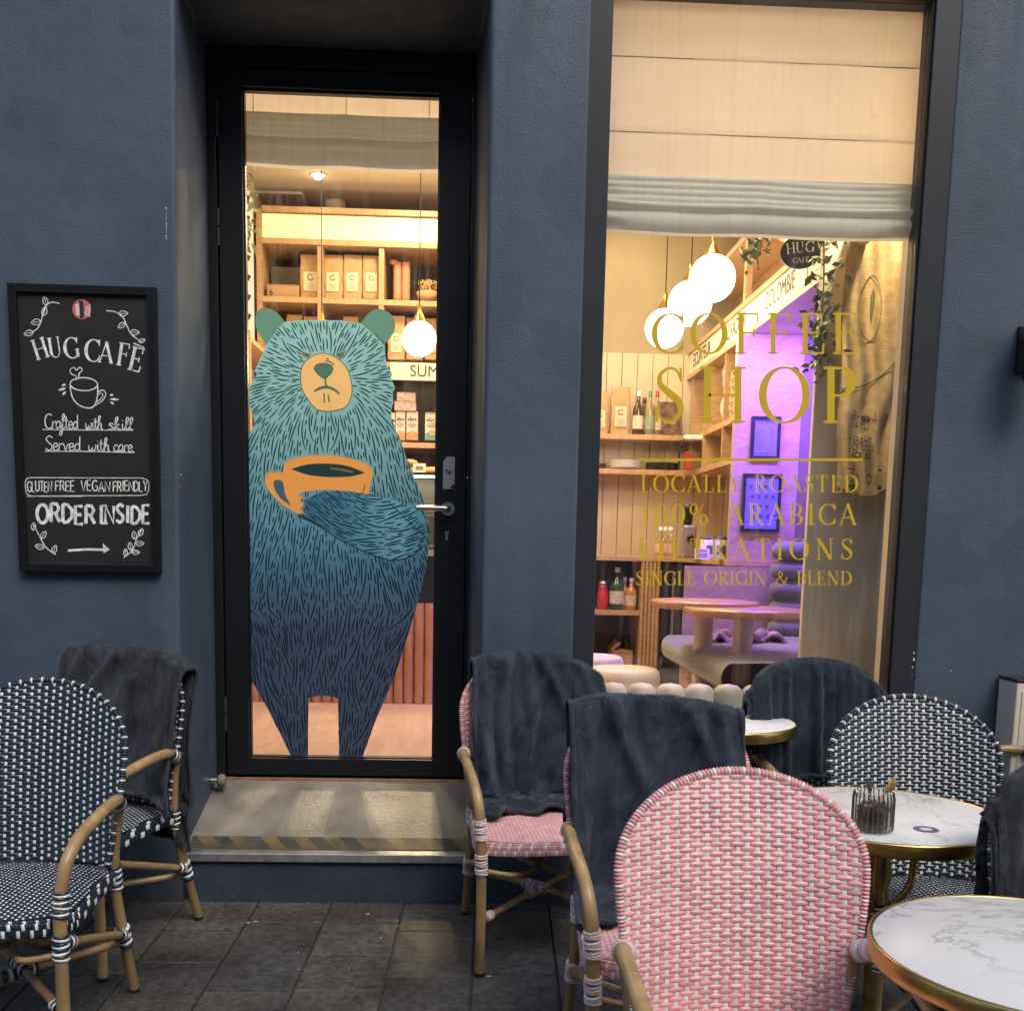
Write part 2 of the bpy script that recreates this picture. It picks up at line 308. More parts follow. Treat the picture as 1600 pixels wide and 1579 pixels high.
# ------------------------------------------------------------------ pavement
def pavement():
    mb = MB(); r = random.Random(3)
    ang = radians(1.6); s = .272; g = .006
    mb.add([(-14, -3.2, -.012+gz(-3.2)), (14, -3.2, -.012+gz(-3.2)), (14, DW+.4, -.012+gz(DW+.4)), (-14, DW+.4, -.012+gz(DW+.4))], [(0, 1, 2, 3)], 1)
    for i in range(-22, 24):
        off = r.choice((0, .12, .2, .07)); k = 0; y = DW-.005+off
        while y > -3:
            L = .272*r.choice((1, 1, 1.0, 1.35)); y0 = max(y-L, -3); x0 = -.5+i*s
            if y0 < DW-.004:
                y1 = min(y, DW-.004); dz = r.uniform(-.0015, .0015); t = r.uniform(-.0012, .0012)
                def P(x, yy, z):
                    dy = yy-DW; return (x+dy*sin(ang), yy, z+gz(yy))
                a, b, c, d = x0+g/2, x0+s-g/2, y0+g/2, y1-g/2
                e = .003
                if d-c > .02:
                    vs = [P(a, c, -.01), P(b, c, -.01), P(b, d, -.01), P(a, d, -.01), P(a, c, dz-e), P(b, c, dz-e+t), P(b, d, dz-e+t), P(a, d, dz-e), P(a+e, c+e, dz), P(b-e, c+e, dz+t), P(b-e, d-e, dz+t), P(a+e, d-e, dz)]
                    mb.add(vs, [(0, 1, 5, 4), (1, 2, 6, 5), (2, 3, 7, 6), (3, 0, 4, 7), (4, 5, 9, 8), (5, 6, 10, 9), (6, 7, 11, 10), (7, 4, 8, 11), (8, 9, 10, 11)])
            y -= L
    o = mb.build('pavement', [M['paver'], mat('joint_grit', (.07, .056, .044), .95, var=.4, vs=30, bump=.4, bs=120)])
    tag(o, 'dark grey slate paving slabs in front of the blue cafe wall', kind='structure')
pavement()
rb = MB(); rb.add([(-150, -150, -.25), (150, -150, -.25), (150, 150, -.25), (-150, 150, -.25)], [(0, 1, 2, 3)])
tag(rb.build('road', mat('asphalt', (.05, .05, .05), .8, var=.2, vs=12, bump=.3, bs=150)), 'dark asphalt street beyond the paving', kind='structure')

# ------------------------------------------------------------------ the cafe front
cafe = empty('cafe_building', (-.5, DW, 0), 'navy blue plastered cafe front with glass door and big shop window', 'building')
CO = Vector((-.5, DW, 0))
def childmb(mb):               # parts are built in world coordinates and moved under the building
    mb.v = [(x-CO.x, y-CO.y, z-CO.z) for x, y, z in mb.v]; return mb
DX0, DX1, DZ1 = -1.042, .042, 3.20
WX0, WX1, WZ0, WZ1 = .388, 1.665, .50, 3.34
def wall_front():
    xs = [-6, DX0, DX1, WX0, WX1, 6]; zs = [-.1, WZ0, DZ1, WZ1, 6.5]
    bm = bmesh.new(); vd = {}
    def vx(i, k, back):
        if (i, k, back) not in vd:
            x = xs[i]; z = zs[k]
            if i == 1: x = -1.062+.04*z/3.2
            if back and i == 1: x = -1.03
            if back and i == 2: x = -.006
            if back and i == 4: x = 2.02
            y = DW if not back else 4.30
            vd[(i, k, back)] = bm.verts.new((x-CO.x, y-CO.y, z))
        return vd[(i, k, back)]
    def open_(i, k): return (i == 1 and k < 2) or (i == 3 and k in (1, 2))
    nx, nz = len(xs)-1, len(zs)-1
    for i in range(nx):
        for k in range(nz):
            if open_(i, k): continue
            bm.faces.new([vx(i, k, 0), vx(i+1, k, 0), vx(i+1, k+1, 0), vx(i, k+1, 0)])
            bm.faces.new([vx(i, k+1, 1), vx(i+1, k+1, 1), vx(i+1, k, 1), vx(i, k, 1)])
            for di, dk, e in ((-1, 0, ((i, k), (i, k+1))), (1, 0, ((i+1, k+1), (i+1, k))), (0, -1, ((i+1, k), (i, k))), (0, 1, ((i, k+1), (i+1, k+1)))):
                a, b = i+di, k+dk
                if a < 0 or b < 0 or a >= nx or b >= nz or open_(a, b):
                    bm.faces.new([vx(*e[0], 0), vx(*e[1], 0), vx(*e[1], 1), vx(*e[0], 1)])
    bmesh.ops.recalc_face_normals(bm, faces=bm.faces[:])
    me = bpy.data.meshes.new('wall'); bm.to_mesh(me); bm.free(); me.materials.append(M['plaster'])
    o = bpy.data.objects.new('wall', me); COL.objects.link(o); o.parent = cafe
    bv = o.modifiers.new('bevel', 'BEVEL'); bv.width = .014; bv.segments = 3; bv.limit_method = 'ANGLE'; bv.angle_limit = radians(60)
    for p in me.polygons: p.use_smooth = False
wall_front()
def chips():
    mb = MB(); r = random.Random(5)
    def chip(x, y, z, s, ax):
        n = 6; pts = [(s*r.uniform(.4, 1)*cos(2*pi*k/n), s*r.uniform(.6, 1.6)*sin(2*pi*k/n)) for k in range(n)]
        if ax == 'y': mb.add([(x+a, y, z+b) for a, b in pts], [tuple(range(n))[::-1]])
        else: mb.add([(x, y+a, z+b) for a, b in pts], [tuple(range(n))[::-1]])
    for k in range(26):            # broken line of chips near the left corner
        z = 2.36+.115*k/25; p = W(260-.3*k/25, 325+48*(1-k/25), DW-.0012); chip(p.x+r.uniform(-.001, .001), p.y, p.z, r.uniform(.0012, .0032) if r.random() > .35 else .0005, 'y')
    for px, py, s in ((1428, 1020, .005), (1427.5, 1030, .006), (1426, 1042, .004), (1425, 1055, .002), (1486, 1048, .003), (283, 742, .003), (281, 760, .002), (752, 1190, .003), (751, 1222, .003)):
        p = W(px, py, DW-.0013); chip(p.x, p.y, p.z, s, 'y')
    tag(childmb(mb).build('paint_chip', M['chip'], cafe), 'small white chips where the paint is knocked off')
chips()
def scratches():
    mb = MB()
    for pts in (((139.5, 0), (143, 14), (146, 33)), ((142.5, 0), (145, 12), (147, 30)), ((8, 181), (12, 184), (26, 181), (40, 184), (32, 187)), ((209, 186), (214, 189))):
        mb.ribbon(pts, .9, lambda a, b, l: W(a, b, DW-.001))
    tag(childmb(mb).build('scratch', mat('scuffed_paint', (.12, .14, .165), .8), cafe), 'faint pale scratches in the blue paint')
scratches()
# step: riser, nosing, hazard tape, sloped concrete, door threshold
ZT = .366
def step():
    mb = MB(); mb.box(DX0+.016, DX1-.006, DW+.004, 4.30, -.1, .154); childmb(mb).build('step_riser', M['plinth'], cafe)
    mb = MB()
    mb.add([(DX0+.016, DW+.012, .185), (DX1-.004, DW+.012, .185), (DX1-.004, DW+.06, .2), (DX0+.016, DW+.06, .2)], [(0, 1, 2, 3)])
    mb = MB(); x0, x1 = DX0-.006, DX1-.004
    pr = [(DW-.012, .156), (DW-.012, .186), (DW-.006, .189), (DW+.012, .1895), (DW+.03, .1905), (DW+.03, .156)]
    vs = [(x0, y, z) for y, z in pr]+[(x1, y, z) for y, z in pr]; n = len(pr)
    mb.add(vs, [(i, (i+1) % n, n+(i+1) % n, n+i) for i in range(n)]+[tuple(range(n))[::-1], tuple(range(n, 2*n))])
    childmb(mb).build('step_nosing', M['alu'], cafe, bevel=.002)
    z0, z1, y0, y1 = .191, ZT, DW+.0305, 4.305
    def zz(y): return z0+(z1-z0)*(y-y0)/(y1-y0)
    mb = MB(); nx, ny = 24, 12; r = random.Random(2)
    mb.grid(lambda u, v: (-1.05+1.085*u-.0*v, y0+(y1-y0)*v, zz(y0+(y1-y0)*v)+(r.uniform(-.0012, .0012))), nx, ny)
    childmb(mb).build('step_ramp', M['concrete'], cafe)
    mb = MB(); yb = y0+.07; k = 0; x = -1.15       # hazard tape, worn
    while x < .10:
        def C(xx, yy): return (max(-1.043, min(.034, xx)), yy, zz(yy)+.0025)
        w = .06; sl_ = -.055
        mb.add([C(x, yb), C(x+w, yb), C(x+w-sl_, y0+.002), C(x-sl_, y0+.002)], [(3, 2, 1, 0)], k % 2); k += 1; x += w
    tp = childmb(mb).build('hazard_tape', [mat('worn_yellow_tape', (.125, .095, .042), .6, var=.5, vs=9, detail=8), mat('worn_black_tape', (.055, .05, .042), .6, var=.4, vs=12)], cafe)
    tag(tp, 'worn yellow and black hazard tape on the step edge')
    mb = MB(); mb.box(-1.0, -.012, 4.29, 4.40, ZT-.02, ZT+.006); childmb(mb).build('threshold_strip', mat('copper_threshold', (.60, .33, .17), .35, .6, var=.2, vs=30), cafe, bevel=.001)
step()

# door: fixed frame, leaf, pane, decal
FX0, FX1 = -1.028, -.009; LX0, LX1 = -.995, -.022; GX0, GX1, GZ0, GZ1 = -.903, -.1435, .449, 3.066
def door():
    mb = MB()
    mb.box(FX0-.02, LX0-.004, 4.302, 4.42, ZT-.05, 3.30); mb.box(LX1+.004, FX1+.05, 4.302, 4.42, ZT-.05, 3.30); mb.box(LX0-.004, LX1+.004, 4.302, 4.42, 3.135, 3.30)
    mb.box(LX0-.0035, LX0+.03, 4.388, 4.419, ZT, 3.134); mb.box(LX1-.03, LX1+.0035, 4.388, 4.419, ZT, 3.134); mb.box(LX0+.031, LX1-.031, 4.388, 4.419, 3.10, 3.134)
    childmb(mb).build('door_frame', M['black'], cafe, bevel=.003)
    mb = MB(); z0, z1 = ZT+.012, 3.131; y0, y1 = 4.318, 4.385
    mb.box(LX0, GX0, y0, y1, z0, z1); mb.box(GX1, LX1, y0, y1, z0, z1); mb.box(GX0, GX1, y0, y1, z0, GZ0); mb.box(GX0, GX1, y0, y1, GZ1, z1)
    # glazing beads
    for (a, b, c, d) in ((GX0, GX0+.006, GZ0, GZ1), (GX1-.006, GX1, GZ0, GZ1), (GX0+.006, GX1-.006, GZ0, GZ0+.006), (GX0+.006, GX1-.006, GZ1-.008, GZ1)):
        mb.box(a, b, 4.338, 4.37, c, d)
    d = childmb(mb).build('door', M['black'], cafe, bevel=.002)
    tag(d, 'black framed glass door with a bear picture')
    mb = MB(); mb.box(GX0+.001, GX1-.001, 4.352, 4.358, GZ0+.001, GZ1-.001); childmb(mb).build('door_glass', M['door_pane'], d)
    mb = MB()                       # lever handle, rose, cylinder
    h = W(700, 795, 4.318)
    def ring(c, R, y0, y1, m=0, n=24):
        vs = [(c[0]+R*cos(2*pi*k/n), y, c[1]+R*sin(2*pi*k/n)) for y in (y0, y1) for k in range(n)]
        mb.add(vs, [tuple(range(n))]+[(k, n+k, n+(k+1) % n, (k+1) % n) for k in range(n)], m)
    ring((h.x, h.z), .027, 4.305, 4.318)
    mb.tube([(h.x, 4.31, h.z), (h.x, 4.272, h.z)], .0105, 12); mb.tube(smooth_path([(h.x, 4.28, h.z), (h.x, 4.266, h.z), (h.x-.018, 4.262, h.z), (h.x-.06, 4.262, h.z), (h.x-.125, 4.262, h.z)], 5), .0115, 12)
    tag(childmb(mb).build('door_handle', M['steel'], d), 'steel lever handle')
    mb = MB(); k = W(698, 836, 4.318); mb.box(k.x-.016, k.x+.016, 4.314, 4.318, k.z-.045, k.z+.045); childmb(mb).build('lock_plate', M['gasket'], d)
    mb = MB(); ring((k.x, k.z+.008), .0085, 4.308, 4.3135); mb.box(k.x-.005, k.x+.005, 4.3085, 4.3135, k.z-.02, k.z); mb.box(k.x-.0012, k.x+.0012, 4.307, 4.308, k.z-.002, k.z+.012, 1); childmb(mb).build('lock_cylinder', [M['steel'], M['gasket']], d)
    for py in (185, 355, 1115):     # knuckle hinges on the left
        p = W(340, py, 4.31); mb = MB(); mb.tube([(LX0-.002, 4.308, p.z-.07), (LX0-.002, 4.308, p.z-.003)], .009, 10); mb.tube([(LX0-.002, 4.308, p.z+.003), (LX0-.002, 4.308, p.z+.07)], .009, 10)
        childmb(mb).build('hinge', M['frame'], d)
    a, b = W(692.5, 713, 4.316), W(710, 764, 4.316)
    mb = MB(); mb.box(a.x, b.x, 4.3165, 4.318, b.z, a.z)
    o = childmb(mb).build('pull_sticker', mat('grey_sticker', (.42, .42, .43), .5), d); tag(o, 'small grey sticker with leaf corners and pull text')
    mb = MB(); w_, h_ = b.x-a.x, a.z-b.z
    T = lambda u, v, l: (a.x+u*w_, 4.3162-.0001*l, b.z+v*h_)
    rr = random.Random(4)
    for cx, cy, sx, sy in ((0, 1, 1, -1), (1, 0, -1, 1)):
        for q in range(7):
            an = rr.uniform(0, pi/2); L = rr.uniform(.25, .55)
            x, y = cx+sx*L*cos(an)*.8, cy+sy*L*sin(an)*.36
            mb.ribbon([(cx+sx*.03, cy+sy*.02), ((cx+x)/2, (cy+y)/2), (x, y)], [.01, .1, .01], T, q)
    for j, t in enumerate(('PULL', 'TIREZ')): word(mb, t, .25, .75, .535-.09*j, .055, T, .03)
    childmb(mb).build('sticker_print', M['gasket'], d)
    return d

# ------------------------------------------------------------------ lettering drawn as strokes
def arc(cx, cy, rx, ry, a0, a1, n=14): return [(cx+rx*cos(radians(a0+(a1-a0)*i/n)), cy+ry*sin(radians(a0+(a1-a0)*i/n))) for i in range(n+1)]
S1 = {                              # single line letters, box 0..w by 0..1
 'A': (.66, [[(0,0),(.33,1),(.66,0)],[(.12,.36),(.54,.36)]]), 'B': (.55, [[(0,0),(0,1)],[(0,1),(.35,1),(.46,.78),(.34,.54),(0,.54)],[(.34,.54),(.54,.28),(.38,0),(0,0)]]),
 'C': (.6, [arc(.36,.5,.36,.5,50,310)]), 'D': (.6, [[(0,0),(0,1)],[(0,1),(.3,.97),(.58,.7),(.58,.3),(.3,.03),(0,0)]]), 'E': (.48, [[(.46,1),(0,1),(0,0),(.48,0)],[(0,.53),(.4,.53)]]),
 'F': (.46, [[(.46,1),(0,1),(0,0)],[(0,.53),(.38,.53)]]), 'G': (.64, [arc(.36,.5,.36,.5,48,330),[(.4,.45),(.66,.45),(.66,.1)]]), 'H': (.58, [[(0,0),(0,1)],[(.58,0),(.58,1)],[(0,.52),(.58,.52)]]),
 'I': (.2, [[(.1,0),(.1,1)]]), 'K': (.55, [[(0,0),(0,1)],[(.5,1),(0,.42)],[(.16,.58),(.55,0)]]), 'L': (.46, [[(0,1),(0,0),(.46,0)]]), 'M': (.76, [[(0,0),(.04,1),(.38,.3),(.72,1),(.76,0)]]), 'N': (.6, [[(0,0),(0,1),(.6,0),(.6,1)]]),
 'O': (.7, [arc(.35,.5,.35,.5,90,450,20)]), 'P': (.52, [[(0,0),(0,1)],[(0,1),(.35,1),(.52,.75),(.36,.48),(0,.48)]]), 'Q': (.7, [arc(.35,.5,.35,.5,90,450,20),[(.45,.2),(.7,-.05)]]), 'R': (.56, [[(0,0),(0,1)],[(0,1),(.36,1),(.5,.76),(.36,.5),(0,.5)],[(.26,.5),(.56,0)]]),
 'S': (.52, [sp2([(.5,.86),(.28,1),(.04,.8),(.2,.56),(.44,.38),(.46,.14),(.24,0),(0,.14)],4)]), 'T': (.56, [[(0,1),(.56,1)],[(.28,1),(.28,0)]]), 'U': (.58, [[(0,1),(0,.3)]+arc(.29,.29,.29,.29,180,360,8)+[(.58,1)]]), 'V': (.6, [[(0,1),(.3,0),(.6,1)]]),
 'X': (.56, [[(0,1),(.56,0)],[(0,0),(.56,1)]]), 'Y': (.56, [[(0,1),(.28,.5),(.56,1)],[(.28,.5),(.28,0)]]), 'Z': (.52, [[(0,1),(.52,1),(0,0),(.52,0)]]), ' ': (.34, []), '.': (.14, [[(.05,0),(.09,.03)]]), '6': (.5, [sp2([(.42,.96),(.12,.7),(.02,.3),(.25,0),(.48,.28),(.26,.54),(.04,.34)],4)]),
 '0': (.5, [arc(.25,.5,.25,.5,90,450,16)]), '1': (.3, [[(.02,.78),(.2,1),(.2,0)]]), '2': (.5, [sp2([(.02,.78),(.24,1),(.46,.76),(.3,.4),(0,0)],4)+[(.5,0)]]), '5': (.5, [[(.46,1),(.06,1),(.04,.56)]+sp2([(.04,.56),(.3,.64),(.48,.34),(.28,0),(0,.12)],4)]),
 'a': (.46, [sp2([(.38,.46),(.2,.52),(.02,.28),(.14,.02),(.36,.2),(.39,.46)],4),[(.39,.46),(.38,.1),(.48,.02)]]), 'c': (.4, [sp2([(.36,.42),(.2,.52),(.02,.26),(.16,0),(.42,.1)],4)]), 'd': (.46, [sp2([(.38,.4),(.18,.5),(.02,.24),(.16,0),(.36,.16)],4),[(.4,1),(.38,.1),(.48,.02)]]),
 'e': (.4, [sp2([(.02,.24),(.34,.3),(.26,.52),(.06,.4),(.06,.1),(.22,0),(.42,.12)],4)]), 'f': (.32, [sp2([(-.04,.1),(.16,.5),(.3,.9),(.2,1.02),(.12,.8),(.12,.2),(.06,-.36),(-.1,-.42),(-.06,-.2),(.34,.1)],5)]), 'h': (.44, [sp2([(-.04,.06),(.16,.6),(.24,.96),(.14,1.0),(.08,.7),(.06,0)],5),sp2([(.06,.2),(.22,.5),(.34,.4),(.34,.1),(.46,.03)],4)]),
 'i': (.22, [[(.1,.5),(.1,.08),(.24,.02)],[(.1,.7),(.12,.76)]]), 'k': (.42, [sp2([(-.04,.06),(.16,.6),(.24,.96),(.14,1.0),(.08,.7),(.06,0)],5),sp2([(.34,.46),(.12,.28),(.24,.14),(.44,.02)],4)]), 'l': (.24, [sp2([(-.04,.06),(.14,.5),(.24,.9),(.14,1.0),(.08,.7),(.1,.12),(.26,.04)],5)]),
 'o': (.42, [arc(.2,.25,.19,.25,90,450,12)]), 'r': (.34, [sp2([(.04,0),(.06,.3),(.08,.5),(.12,.4),(.28,.5),(.36,.44)],4)]), 's': (.34, [sp2([(.32,.44),(.16,.52),(.06,.4),(.26,.2),(.2,.02),(0,.06)],4)]), 't': (.3, [[(.12,.86),(.1,.1),(.28,.03)],[(-.02,.56),(.28,.58)]]),
 'v': (.4, [sp2([(0,.48),(.1,.3),(.18,.02),(.3,.34),(.42,.5)],4)]), 'w': (.56, [sp2([(0,.46),(.04,.1),(.16,.02),(.28,.3),(.3,.1),(.42,.02),(.52,.3),(.5,.5)],4)]), 'n': (.42, [[(.04,.5),(.04,0)],sp2([(.04,.3),(.2,.5),(.34,.38),(.34,0)],4)]), 'p': (.42, [[(.05,.5),(.05,-.4)], arc(.22,.25,.18,.25,150,-150,10)]), '&': (.6, [sp2([(.6,.05),(.1,.75),(.26,1),(.4,.8),(.05,.3),(.25,0),(.6,.45)],5)]),
}
def word(mb, text, x0, x1, y, h, tf, w, m=0, track=.16, jit=0, lv=0):  # fits the word between x0 and x1
    r = random.Random(len(text)*7+1); tot = sum(S1[c][0]+track for c in text)-track; k = (x1-x0)/tot; x = x0; q = lv
    for c in text:
        jy, js = r.uniform(-jit, jit)*h, 1+r.uniform(-jit, jit)
        for st in S1[c][1]:
            mb.ribbon([(x+a*k, y+jy+b*h*js) for a, b in st], w, tf, q % 5, m); q += 1
        x += (S1[c][0]+track)*k

def serif_set():                   # roman capitals as strokes with thick and thin widths; box height 1
    t, n = .135, .045
    def stem(x, y0=0, y1=1, w=t): return ([(x, y0), (x, y1)], w)
    def ser(x, y, hw=.15): return ([(x-hw, y), (x-hw*.45, y), (x, y), (x+hw*.45, y), (x+hw, y)], [n*.8, n*1.1, n*1.7, n*1.1, n*.8])
    def line(a, b, w): return ([a, b], w)
    def bowl(cx, cy, rx, ry, a0, a1, N=26, tw=t*1.15):
        P = arc(cx, cy, rx, ry, a0, a1, N); Wd = [n+(tw-n)*abs(cos(radians(a0+(a1-a0)*i/N)))**1.5 for i in range(N+1)]; return (P, Wd)
    e = n*.5
    S = {}
    S['C'] = (.84, [bowl(.5, .5, .44, .5-e, 42, 318), line((.83, .98), (.81, .70), n*1.2), line((.83, .30), (.80, .05), n)])
    S['O'] = (.98, [bowl(.49, .5, .43, .51-e, 0, 360, 40)])
    S['F'] = (.66, [stem(.18), ser(.18, e), ser(.18, 1-e), line((.2, 1-e), (.62, 1-e), n), line((.62, 1), (.63, .77), n), line((.2, .52), (.52, .52), n), line((.52, .62), (.52, .41), n)])
    S['E'] = (.70, S['F'][1]+[line((.2, e), (.66, e), n), line((.655, 0), (.69, .26), n*1.1)])
    S['S'] = (.64, [(sp2([(.53, .78), (.46, .93), (.32, .975), (.15, .88), (.13, .70), (.30, .54), (.48, .40), (.54, .23), (.43, .065), (.28, .025), (.13, .1), (.08, .25)], 5), None), line((.535, .98), (.545, .73), n), line((.07, .02), (.06, .28), n)])
    P = S['S'][1][0][0]; L = len(P); S['S'][1][0] = (P, [n+(t*1.05-n)*math.exp(-((i/(L-1)-.5)/.2)**2) for i in range(L)])
    S['H'] = (.96, [stem(.18), stem(.78), ser(.18, e), ser(.18, 1-e), ser(.78, e), ser(.78, 1-e), line((.2, .5), (.77, .5), n)])
    S['P'] = (.68, [stem(.18), ser(.18, e), ser(.18, 1-e), line((.2, 1-e), (.36, 1-e), n), bowl(.36, .735, .24, .265-e, 90, -90), line((.2, .47+e), (.36, .47+e), n)])
    S['L'] = (.64, [stem(.18), ser(.18, e), ser(.18, 1-e), line((.2, e), (.60, e), n), line((.595, 0), (.62, .28), n*1.1)])
    S['A'] = (.86, [line((.06, 0), (.42, .99), n*1.2), line((.41, 1.0), (.78, 0), t), line((.18, .34), (.64, .34), n), ser(.07, e, .1), ser(.77, e, .12)])
    S['Y'] = (.80, [line((.40, .45), (.10, 1), t), line((.41, .45), (.70, 1), n*1.2), stem(.41, 0, .48), ser(.41, e), ser(.11, 1-e, .12), ser(.69, 1-e, .1)])
    S['R'] = (.80, [stem(.18), ser(.18, e), ser(.18, 1-e), line((.2, 1-e), (.36, 1-e), n), bowl(.36, .755, .21, .245-e, 90, -90), line((.2, .51+e), (.36, .51+e), n), line((.36, .52), (.72, .02), t), line((.66, e), (.82, e), n)])
    S['T'] = (.72, [stem(.36), ser(.36, e), line((.05, 1-e), (.67, 1-e), n), line((.055, 1), (.03, .76), n), line((.665, 1), (.69, .76), n)])
    S['D'] = (.88, [stem(.18), ser(.18, e), ser(.18, 1-e), line((.2, 1-e), (.36, 1-e), n), bowl(.36, .5, .44, .5-e, 90, -90, 30), line((.2, e), (.36, e), n)])
    S['B'] = (.72, S['P'][1]+[bowl(.36, .255, .28, .255-e, 90, -90), line((.2, e), (.36, e), n)])
    S['I'] = (.36, [stem(.18), ser(.18, e), ser(.18, 1-e)])
    S['N'] = (.96, [stem(.18, 0, 1, n*1.2), line((.14, 1), (.79, .0), t), stem(.79, 0, 1, n*1.2), ser(.18, e, .13), ser(.12, 1-e, .1), ser(.79, 1-e, .13)])
    S['G'] = (.90, [bowl(.5, .5, .44, .5-e, 42, 325), line((.83, .98), (.81, .70), n*1.2), stem(.80, .06, .42), ser(.79, .42, .13)])
    S['U'] = (.90, [stem(.18, .34, 1), ser(.18, 1-e), ser(.72, 1-e, .12), stem(.72, .34, 1, n*1.4), (arc(.45, .34, .27, .32, 180, 360, 16), [t-(t-n)*min(1, i/9) for i in range(17)])])
    S['1'] = (.5, [stem(.27), ser(.27, e), line((.08, .84), (.27, .98), n)]); S['0'] = (.66, [bowl(.33, .5, .27, .51-e, 0, 360, 32)])
    S['%'] = (.98, [bowl(.24, .74, .17, .24, 0, 360, 24, t*.8), bowl(.74, .24, .17, .24, 0, 360, 24, t*.8), line((.74, 1), (.24, 0), n)])
    S['&'] = (.96, [(sp2([(.86, .5), (.76, .28), (.55, .06), (.3, .0), (.1, .16), (.14, .4), (.4, .58), (.52, .78), (.4, .98), (.25, .86), (.3, .62), (.56, .3), (.9, .02)], 5), n*1.5), line((.74, .51), (.96, .51), n)])
    S[' '] = (.5, [])
    return S
SER = serif_set()
def serif_word(mb, text, x0, x1, y, h, tf, asp=.92, m=0, wide=1):      # even tracking between x0 and x1
    ws = [SER[c][0]*h*asp*wide for c in text]; g = ((x1-x0)-sum(ws))/max(1, len(text)-1); x = x0; q = 0
    for c, w in zip(text, ws):
        for pts, wd in SER[c][1]:
            kw = h*.95; W_ = [a*kw for a in wd] if isinstance(wd, list) else wd*kw
            mb.ribbon([(x+a*h*asp*wide, y+b*h) for a, b in pts], W_, tf, q % 6, m); q += 1
        x += w+g
def serif_glyph(mb, c, cx, cy, h, rot, tf, m=0, lv=0, asp=.92):
    a0 = radians(rot); w = SER[c][0]*asp
    for q, (pts, wd) in enumerate(SER[c][1]):
        P = []
        for a, b in pts:
            x, y = (a*asp-w/2)*h, (b-.5)*h; P.append((cx+x*cos(a0)-y*sin(a0), cy+x*sin(a0)+y*cos(a0)))
        mb.ribbon(P, [k*h for k in wd] if isinstance(wd, list) else wd*h, tf, lv+q % 6, m)
DOOR = door()
# ------------------------------------------------------------------ the bear picture on the door pane
def pl_faces(mb, outer, holes, tf, lvl, m):     # a flat face with openings
    bm = bmesh.new(); ed = []
    for loop in [outer]+holes:
        loop = [p for i, p in enumerate(loop) if (p[0]-loop[i-1][0])**2+(p[1]-loop[i-1][1])**2 > .04]
        vs = [bm.verts.new((a, b, 0)) for a, b in loop]; ed += [bm.edges.new((vs[i-1], vs[i])) for i in range(len(vs))]
    bmesh.ops.triangle_fill(bm, edges=ed, use_beauty=True, use_dissolve=False); bm.verts.index_update()
    mb.add([tf(v.co.x, v.co.y, lvl) for v in bm.verts], [tuple(v.index for v in f.verts) for f in bm.faces], m); bm.free()
def inside(p, poly):
    x, y = p; c = False; n = len(poly)
    for i in range(n):
        x1, y1 = poly[i]; x2, y2 = poly[i-1]
        if (y1 > y) != (y2 > y) and x < (x2-x1)*(y-y1)/(y2-y1)+x1: c = not c
    return c
